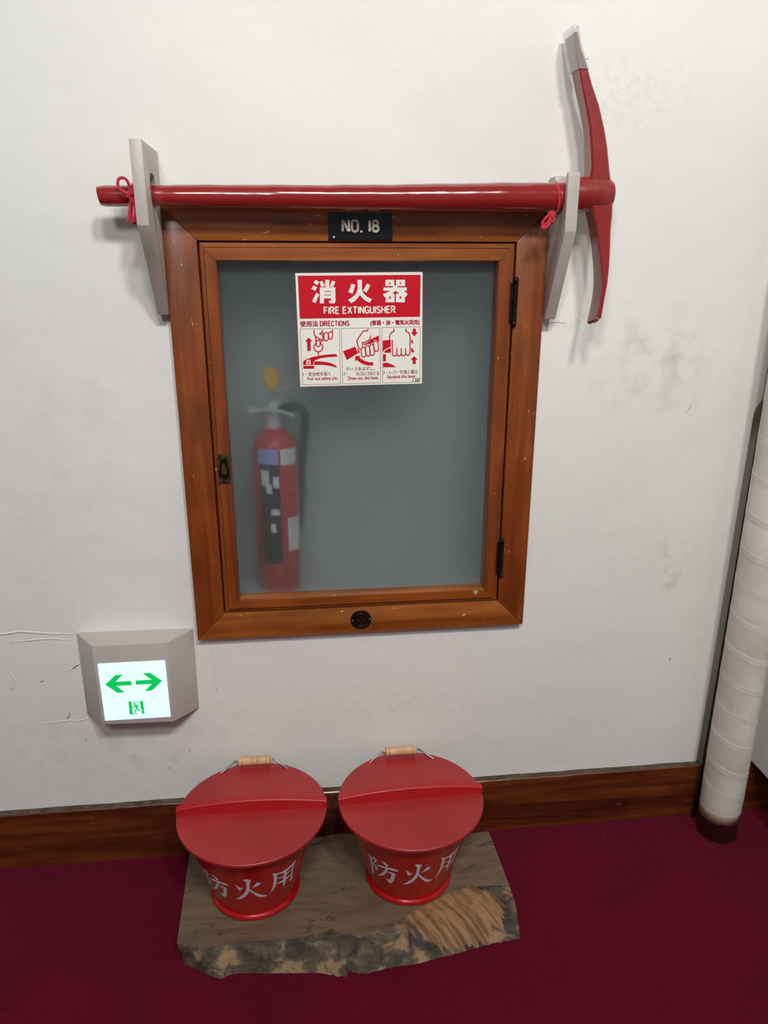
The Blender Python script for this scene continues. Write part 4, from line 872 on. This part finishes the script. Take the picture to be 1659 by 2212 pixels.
# ------------------------------------------------------------ wooden slab
top_front = SLAB_T; bot_front = SLAB_B
def interp(pl_, x, k=1):
    if x <= pl_[0][0]: return pl_[0][k]
    for a, b_ in zip(pl_, pl_[1:]):
        if x <= b_[0]: return a[k] + (b_[k] - a[k]) * (x - a[0]) / (b_[0] - a[0])
    return pl_[-1][k]
back = [(-0.290, -0.028), (-0.15, -0.034), (-0.006, -0.042), (0.053, -0.033), (0.082, -0.041), (0.2, -0.052), (0.36, -0.066), (0.401, -0.065)]
from mathutils import noise as mn
bm = bmesh.new()
NU, NV1, NV2 = 200, 26, 34
grid = []
for i in range(NU + 1):
    u = i / NU
    col_ = []
    # left edge slants from the back corner to the front, right edge bulges
    for j in range(NV1 + NV2 + 1):
        v = j / NV1 if j <= NV1 else 1.0
        yy = -0.03 + (-0.33 + 0.03) * min(j / (NV1 + NV2), 1)
        xl = -0.290 + 0.019 * (j / (NV1 + NV2)) ** 1.0; xr = 0.401 + 0.006 * math.sin(math.pi * j / (NV1 + NV2) * 0.8)
        x = xl + (xr - xl) * u
        yb, yt, yf = interp(back, x), interp(top_front, x), interp(bot_front, x)
        if j <= NV1:
            y = yb + (yt - yb) * (j / NV1); z = 0.040 + 0.0004 * mn.noise(Vector((x * 20, y * 60, 0)))
        else:
            t = (j - NV1) / NV2
            y = yt + (yf - yt) * t
            dist = max(yt - yf, 0.01)
            # live edge: drops to the floor, ragged
            z = 0.040 * (1 - t ** (1.6 if dist < 0.08 else 2.6))
            a_ = min(t * 4, 1) * min((1 - t) * 6, 1)
            z += a_ * (0.006 * mn.noise(Vector((x * 26, y * 26, 3))) + 0.0035 * mn.noise(Vector((x * 90, y * 60, 9))))
            y += min(t * 2, 1) * 0.0022 * mn.noise(Vector((x * 120, t * 2, 5)))
            z = max(z, 0.0012)
        col_.append((x, y, z))
    grid.append(col_)
NJ = NV1 + NV2 + 1
vt = [[bm.verts.new(p) for p in c_] for c_ in grid]
vbm = [[bm.verts.new((p[0], p[1], 0.0008)) for p in (c_[0], c_[-1])] for c_ in grid]
for i in range(NU):
    for j in range(NJ - 1):
        f = bm.faces.new((vt[i][j], vt[i + 1][j], vt[i + 1][j + 1], vt[i][j + 1]))
        if j >= NV1: f.material_index = 1
    bm.faces.new((vt[i][0], vbm[i][0], vbm[i + 1][0], vt[i + 1][0]))
    bm.faces.new((vt[i][-1], vt[i + 1][-1], vbm[i + 1][1], vbm[i][1]))
    bm.faces.new((vbm[i][0], vbm[i][1], vbm[i + 1][1], vbm[i + 1][0]))
for i in (0, NU):
    ring = vt[i] + [vbm[i][1], vbm[i][0]]
    bm.faces.new(ring if i else ring[::-1])
def slab_top():
    M = bpy.data.materials.new('slab_planed_wood'); M.use_nodes = True
    N, L = M.node_tree.nodes, M.node_tree.links; b = N['Principled BSDF']
    tc = N.new('ShaderNodeTexCoord')
    mp = N.new('ShaderNodeMapping'); mp.inputs['Scale'].default_value = (1.0, 4.5, 1); mp.inputs['Rotation'].default_value = (0, 0, 0.12); L.new(tc.outputs['Object'], mp.inputs[0])
    n = N.new('ShaderNodeTexNoise'); n.inputs['Scale'].default_value = 6; n.inputs['Detail'].default_value = 8; n.inputs['Distortion'].default_value = 1.2; L.new(mp.outputs[0], n.inputs['Vector'])
    r = N.new('ShaderNodeValToRGB'); e = r.color_ramp.elements
    e[0].position = 0.25; e[0].color = (*lin((88, 71, 54)), 1); e[1].position = 0.75; e[1].color = (*lin((120, 99, 76)), 1)
    L.new(n.outputs['Fac'], r.inputs['Fac'])
    # thin dark veins: narrow band of a distorted noise
    n2 = N.new('ShaderNodeTexNoise'); n2.inputs['Scale'].default_value = 2.6; n2.inputs['Detail'].default_value = 5; n2.inputs['Distortion'].default_value = 2.4; L.new(mp.outputs[0], n2.inputs['Vector'])
    sb = N.new('ShaderNodeMath'); sb.operation = 'SUBTRACT'; sb.inputs[1].default_value = 0.47; L.new(n2.outputs['Fac'], sb.inputs[0])
    ab = N.new('ShaderNodeMath'); ab.operation = 'ABSOLUTE'; L.new(sb.outputs[0], ab.inputs[0])
    mr = N.new('ShaderNodeMapRange'); mr.inputs['From Min'].default_value = 0.0; mr.inputs['From Max'].default_value = 0.012; mr.inputs['To Min'].default_value = 0.85; mr.inputs['To Max'].default_value = 0; L.new(ab.outputs[0], mr.inputs['Value'])
    n3 = N.new('ShaderNodeTexNoise'); n3.inputs['Scale'].default_value = 7; L.new(tc.outputs['Object'], n3.inputs['Vector'])
    m4 = N.new('ShaderNodeMapRange'); m4.inputs['From Min'].default_value = 0.36; m4.inputs['From Max'].default_value = 0.52; L.new(n3.outputs['Fac'], m4.inputs['Value'])
    mu = N.new('ShaderNodeMath'); mu.operation = 'MULTIPLY'; L.new(mr.outputs[0], mu.inputs[0]); L.new(m4.outputs[0], mu.inputs[1])
    mx = N.new('ShaderNodeMix'); mx.data_type = 'RGBA'; L.new(mu.outputs[0], mx.inputs['Factor']); L.new(r.outputs['Color'], mx.inputs['A']); mx.inputs['B'].default_value = (*lin((52, 38, 28)), 1)
    L.new(mx.outputs['Result'], b.inputs['Base Color']); b.inputs['Roughness'].default_value = 0.55
    return M
def slab_edge():
    M = bpy.data.materials.new('slab_live_edge'); M.use_nodes = True
    N, L = M.node_tree.nodes, M.node_tree.links; b = N['Principled BSDF']
    tc = N.new('ShaderNodeTexCoord'); sp = N.new('ShaderNodeSeparateXYZ'); L.new(tc.outputs['Object'], sp.inputs[0])
    # bark and chipped sapwood
    mp = N.new('ShaderNodeMapping'); mp.inputs['Scale'].default_value = (1, 1.6, 1.6); mp.inputs['Rotation'].default_value = (0, 0, 0.5); L.new(tc.outputs['Object'], mp.inputs[0])
    n = N.new('ShaderNodeTexNoise'); n.inputs['Scale'].default_value = 17; n.inputs['Detail'].default_value = 12; n.inputs['Roughness'].default_value = 0.62; n.inputs['Distortion'].default_value = 0.5; L.new(mp.outputs[0], n.inputs['Vector'])
    r = N.new('ShaderNodeValToRGB'); r.color_ramp.interpolation = 'LINEAR'; e = r.color_ramp.elements
    e[0].position = 0.36; e[0].color = (*lin((38, 32, 28)), 1); e[1].position = 0.64; e[1].color = (*lin((150, 118, 84)), 1)
    for pos, c in ((0.46, (66, 54, 43)), (0.52, (86, 72, 56)), (0.545, (100, 84, 64)), (0.57, (132, 106, 76))):
        k = e.new(pos); k.color = (*lin(c), 1)
    L.new(n.outputs['Fac'], r.inputs['Fac'])
    # ribbed tan sapwood on the right
    mp1 = N.new('ShaderNodeMapping'); mp1.inputs['Rotation'].default_value = (0, 0, R(-36)); L.new(tc.outputs['Object'], mp1.inputs[0])
    mp2 = N.new('ShaderNodeMapping'); mp2.inputs['Scale'].default_value = (75, 6, 6); L.new(mp1.outputs[0], mp2.inputs[0])
    n2 = N.new('ShaderNodeTexNoise'); n2.inputs['Scale'].default_value = 1.6; n2.inputs['Detail'].default_value = 4; L.new(mp2.outputs[0], n2.inputs['Vector'])
    r2 = N.new('ShaderNodeValToRGB'); e = r2.color_ramp.elements
    e[0].position = 0.36; e[0].color = (*lin((96, 66, 42)), 1); e[1].position = 0.60; e[1].color = (*lin((152, 114, 76)), 1)
    L.new(n2.outputs['Fac'], r2.inputs['Fac'])
    # where the sapwood shows: a tilted oval with a jagged rim
    sub = N.new('ShaderNodeVectorMath'); sub.operation = 'SUBTRACT'; sub.inputs[1].default_value = (0.268, -0.278, 0); L.new(tc.outputs['Object'], sub.inputs[0])
    rt = N.new('ShaderNodeMapping'); rt.inputs['Rotation'].default_value = (0, 0, R(12)); rt.inputs['Scale'].default_value = (1 / 0.112, 1 / 0.066, 0); L.new(sub.outputs[0], rt.inputs[0])
    ln = N.new('ShaderNodeVectorMath'); ln.operation = 'LENGTH'; L.new(rt.outputs[0], ln.inputs[0])
    n3 = N.new('ShaderNodeTexNoise'); n3.inputs['Scale'].default_value = 1.2; L.new(mp2.outputs[0], n3.inputs['Vector'])
    ad = N.new('ShaderNodeMath'); ad.operation = 'MULTIPLY_ADD'; ad.inputs[1].default_value = 0.9; L.new(n3.outputs['Fac'], ad.inputs[0]); L.new(ln.outputs['Value'], ad.inputs[2])
    mk = N.new('ShaderNodeMapRange'); mk.inputs['From Min'].default_value = 1.42; mk.inputs['From Max'].default_value = 1.38; L.new(ad.outputs[0], mk.inputs['Value'])
    mx = N.new('ShaderNodeMix'); mx.data_type = 'RGBA'; L.new(mk.outputs[0], mx.inputs['Factor']); L.new(r.outputs['Color'], mx.inputs['A']); L.new(r2.outputs['Color'], mx.inputs['B'])
    L.new(mx.outputs['Result'], b.inputs['Base Color']); b.inputs['Roughness'].default_value = 0.75
    bp = N.new('ShaderNodeBump'); bp.inputs['Strength'].default_value = 0.7; bp.inputs['Distance'].default_value = 0.004; L.new(n.outputs['Fac'], bp.inputs['Height']); L.new(bp.outputs[0], b.inputs['Normal'])
    return M
o = obj('wooden_slab', bm, [slab_top(), slab_edge()], auto=50)
tag(o, 'thick rough-edged wooden slab on the carpet under the buckets', 'slab')

# ------------------------------------------------------------ buckets
def make_bucket(cx, cy, rot, label, lid_label, lidrot):
    zb = 0.0408
    b = thing('fire_bucket', label, 'bucket', (cx, cy, zb), 'red fire buckets on the slab')
    bm = bmesh.new(); ro = lambda z: 0.088 + (z - 0.055) * 0.28
    prof = [(0.080, 0.0), (0.0905, 0.0), (0.0935, 0.002), (0.0940, 0.005), (0.0925, 0.0085), (0.0895, 0.0105), (0.0880, 0.0125), (ro(0.0408 + 0.014), 0.014)]
    for k in range(1, 13):
        h = 0.014 + (0.185 - 0.014) * k / 12; prof.append((ro(zb + h), h))
    prof += [(ro(zb + 0.185) + 0.002, 0.187), (ro(zb + 0.185) + 0.002, 0.190), (ro(zb + 0.185) - 0.003, 0.190), (ro(zb + 0.014) - 0.003, 0.016), (0.02, 0.014)]
    lathe(bm, prof, (cx, cy, zb), 96)
    obj('body', bm, M_bucket, b, auto=40)
    # side seam
    bm = bmesh.new(); a = R(62)
    P = [(cx + (ro(z) + 0.0004) * math.sin(a), cy - (ro(z) + 0.0004) * math.cos(a), z) for z in (0.058, 0.10, 0.15, 0.20, 0.225)]
    tube(bm, P, 0.0011, 6); obj('seam', bm, M_bucket, b, smooth=True)
    # painted characters, curved round the body
    for key, da in (('bo', rot - 2.9), ('hi', rot), ('yo', rot)):
        bm = bmesh.new()
        for i, q in enumerate(D[key]):
            bm2 = bmesh.new()
            flat_poly(bm2, q, 0, lambda a_, z_, h: (a_, z_, 0))
            bmesh.ops.recalc_face_normals(bm2, faces=bm2.faces)
            for _ in range(2): bmesh.ops.subdivide_edges(bm2, edges=bm2.edges[:], cuts=1)
            mp_ = {}
            for v in bm2.verts:
                zz = v.co.y * mm; rr = ro(zz) + 0.0005 + 0.00004 * i; an = R(v.co.x + da)
                mp_[v] = bm.verts.new((cx + rr * math.sin(an), cy - rr * math.cos(an), zz))
            for f in bm2.faces: bm.faces.new([mp_[v] for v in f.verts])
            bm2.free()
        obj('painted_character', bm, M_letter, b)
    # handle swung back against the wall
    px, pz = ro(zb + 0.165), zb + 0.165
    gy, gz = -0.030, 0.2545
    bm = bmesh.new()
    A = lambda s: Vector((cx + s * (px + 0.006), cy, pz))
    wg = 0.034
    pts = [A(-1), A(-1) + Vector((0.002, 0.03, 0.012))]
    left = [A(-1), Vector((cx - 0.132, cy + 0.05, pz + 0.022)), Vector((cx - 0.098, gy - 0.034, gz - 0.026)), Vector((cx - 0.066, gy - 0.011, gz - 0.013)), Vector((cx - wg - 0.012, gy - 0.001, gz - 0.002)), Vector((cx - wg - 0.002, gy, gz + 0.001)), Vector((cx, gy, gz))]
    right = [Vector((2 * cx - p.x, p.y, p.z)) for p in reversed(left[:-1])]
    tube(bm, smooth_path(left + right, 6), 0.0021, 8)
    obj('wire_handle', bm, M_wire, b, smooth=True)
    for s in (-1, 1):
        bm = bmesh.new(); lathe(bm, [(0.009, 0.0), (0.009, 0.003), (0.004, 0.0035), (0.004, 0.010), (0.006, 0.0105), (0.006, 0.012), (0.001, 0.0125)], (0, 0, 0), 20, axis='x')
        for v in bm.verts: v.co = Vector((cx + s * (px - 0.004 + v.co.x), cy + v.co.y, pz + v.co.z))
        obj('handle_ear', bm, M_wire, b, auto=40)
    bm = bmesh.new()
    lathe(bm, [(0.004, -wg - 0.001), (0.0098, -wg), (0.0102, -wg + 0.002), (0.0102, -wg + 0.005), (0.0092, -wg + 0.0065), (0.0095, -wg + 0.008), (0.0095, -0.006), (0.0090, -0.0055), (0.0095, -0.005), (0.0095, -0.0005), (0.0090, 0), (0.0095, 0.0005), (0.0095, 0.005), (0.0090, 0.0055), (0.0095, 0.006), (0.0095, wg - 0.008), (0.0092, wg - 0.0065), (0.0102, wg - 0.005), (0.0102, wg - 0.002), (0.0098, wg), (0.004, wg + 0.001)], (cx, gy, gz), 28, axis='x')
    gr = obj('grip', bm, M_grip, b, auto=50); gr['label'] = 'pale turned wooden grip'
    for xx in (-0.0055, 0, 0.0055, -wg + 0.0068, wg - 0.0068):
        bm = bmesh.new(); lathe(bm, [(0.0094, -0.00035), (0.00958, 0), (0.0094, 0.00035)], (cx + xx, gy, gz), 28, axis='x'); obj('groove', bm, M_groove, gr)
    # lid
    zl = zb + 0.1906
    ld = thing('bucket_lid', lid_label, 'lid', (cx + 0.003, cy - 0.001, zl))
    ld.rotation_euler = (0, 0, R(lidrot))
    def lobj(name, bm, material, **k):
        o_ = _obj(name, bm, material, None, **k); o_.parent = ld; return o_
    bm = bmesh.new(); RL = 0.1525
    lathe(bm, [(0.02, 0.0), (RL - 0.0015, 0.0), (RL, 0.0015), (RL, 0.0068), (RL - 0.0012, 0.008), (RL - 0.004, 0.0082), (0.02, 0.0082)], (0, 0, 0), 128)
    lobj('lid_disc', bm, M_lid, auto=30)
    bm = bmesh.new(); nn = 40; rs = []
    for i in range(nn + 1):
        t = i / nn; x = -RL - 0.0005 + (2 * RL + 0.001) * t
        hh = 0.0135 + 0.0135 * math.sin(math.pi * t) ** 0.8
        hw0, hw1 = 0.0080, 0.0074
        q = [(-hw0, 0.0082), (-hw1, 0.0082 + hh - 0.001), (-hw1 + 0.001, 0.0082 + hh), (hw1 - 0.001, 0.0082 + hh), (hw1, 0.0082 + hh - 0.001), (hw0, 0.0082)]
        rs.append([bm.verts.new((x, y, z)) for y, z in q])
    for a, c_ in zip(rs, rs[1:]):
        for k in range(6): bm.faces.new((a[k], a[(k + 1) % 6], c_[(k + 1) % 6], c_[k]))
    bm.faces.new(rs[0][::-1]); bm.faces.new(rs[-1])
    lobj('lid_bar', bm, M_lidbar, auto=35)
make_bucket(-0.1345, -0.1690, 0.0, 'red fire bucket with white characters, left of the two on the slab', 'red wooden lid with raised bar on the left fire bucket', -1.0)
make_bucket(0.1955, -0.1670, 2.9, 'red fire bucket with white characters, right of the two on the slab', 'red wooden lid with raised bar on the right fire bucket', 1.0)

# ------------------------------------------------------------ wrapped pipe in the corner
PX, PY, PR = 0.9655, -0.0765, 0.0468
pipe = thing('wrapped_pipe', 'white-painted vertical pipe wrapped in spiral tape near the right edge', 'pipe', (PX, PY, 0))
bm = bmesh.new()
def tilt(p, z): return p
prof = [(PR - 0.002, 0.052), (PR, 0.053), (PR, 0.30), (PR, 0.9)]
zs = [0.075 + 0.02 * k for k in range(1, 160)]
lathe(bm, [(PR - 0.004, 0.074), (PR, 0.075)] + [(PR + 0.00025 * math.sin(z * 60), z) for z in zs], (PX, PY, 0), 64, cap=False)
obj('pipe_wrap', bm, M_tube, pipe, auto=40)
bm = bmesh.new(); lathe(bm, [(PR - 0.006, 0.052), (PR - 0.0008, 0.052), (PR - 0.0008, 0.080)], (PX, PY, 0), 64, cap=False); obj('bare_end', bm, M_tubeend, pipe, smooth=True)['label'] = 'bare beige end of the wrap'
bm = bmesh.new(); lathe(bm, [(0.0445, 0.0), (0.0455, 0.001), (0.0440, 0.060)], (PX, PY, 0), 64); obj('pipe_foot', bm, M_plug, pipe, auto=40)['label'] = 'dark maroon pipe foot standing in the carpet'
# spiral tape: overlapping turns, each a slightly proud band sloping to the right
for z0 in TAPE:
    bm = bmesh.new(); wdt = 0.0145; n = 48; rr_ = PR + 0.0005; lo, hi_, lo2, hi2 = [], [], [], []
    slope = 0.046
    for k in range(n + 1):
        a = -math.pi + 2 * math.pi * k / n     # a=0 faces the room
        x, y = math.sin(a), -math.cos(a); zc = z0 - slope * a / math.pi * 0.9
        lo.append(bm.verts.new((PX + PR * x * 0.999, PY + PR * y * 0.999, zc - wdt / 2 - 0.0006))); lo2.append(bm.verts.new((PX + rr_ * x, PY + rr_ * y, zc - wdt / 2)))
        hi2.append(bm.verts.new((PX + rr_ * x, PY + rr_ * y, zc + wdt / 2))); hi_.append(bm.verts.new((PX + PR * x * 0.999, PY + PR * y * 0.999, zc + wdt / 2 + 0.0006)))
    for k in range(n):
        bm.faces.new((lo[k], lo[k + 1], lo2[k + 1], lo2[k])); bm.faces.new((lo2[k], lo2[k + 1], hi2[k + 1], hi2[k])); bm.faces.new((hi2[k], hi2[k + 1], hi_[k + 1], hi_[k]))
    obj('tape_turn', bm, M_tape, pipe, auto=25)
bm = bmesh.new()
for dx, ph in ((0.0, 0), (0.006, 1.3)):
    tube(bm, smooth_path([(0.9295 + dx, -0.030, 0.0035), (0.9335 + dx, -0.026, 0.05), (0.939 + dx, -0.022, 0.15), (0.944 + dx, -0.020, 0.5), (0.9505 + dx, -0.014, 0.9), (0.957 + dx, -0.010, 1.5)], 6), 0.0022, 8)
o = obj('cable', bm, M_cable, smooth=True)
tag(o, 'pair of thin dark cables running down between the pipe and the skirting end', 'cable')
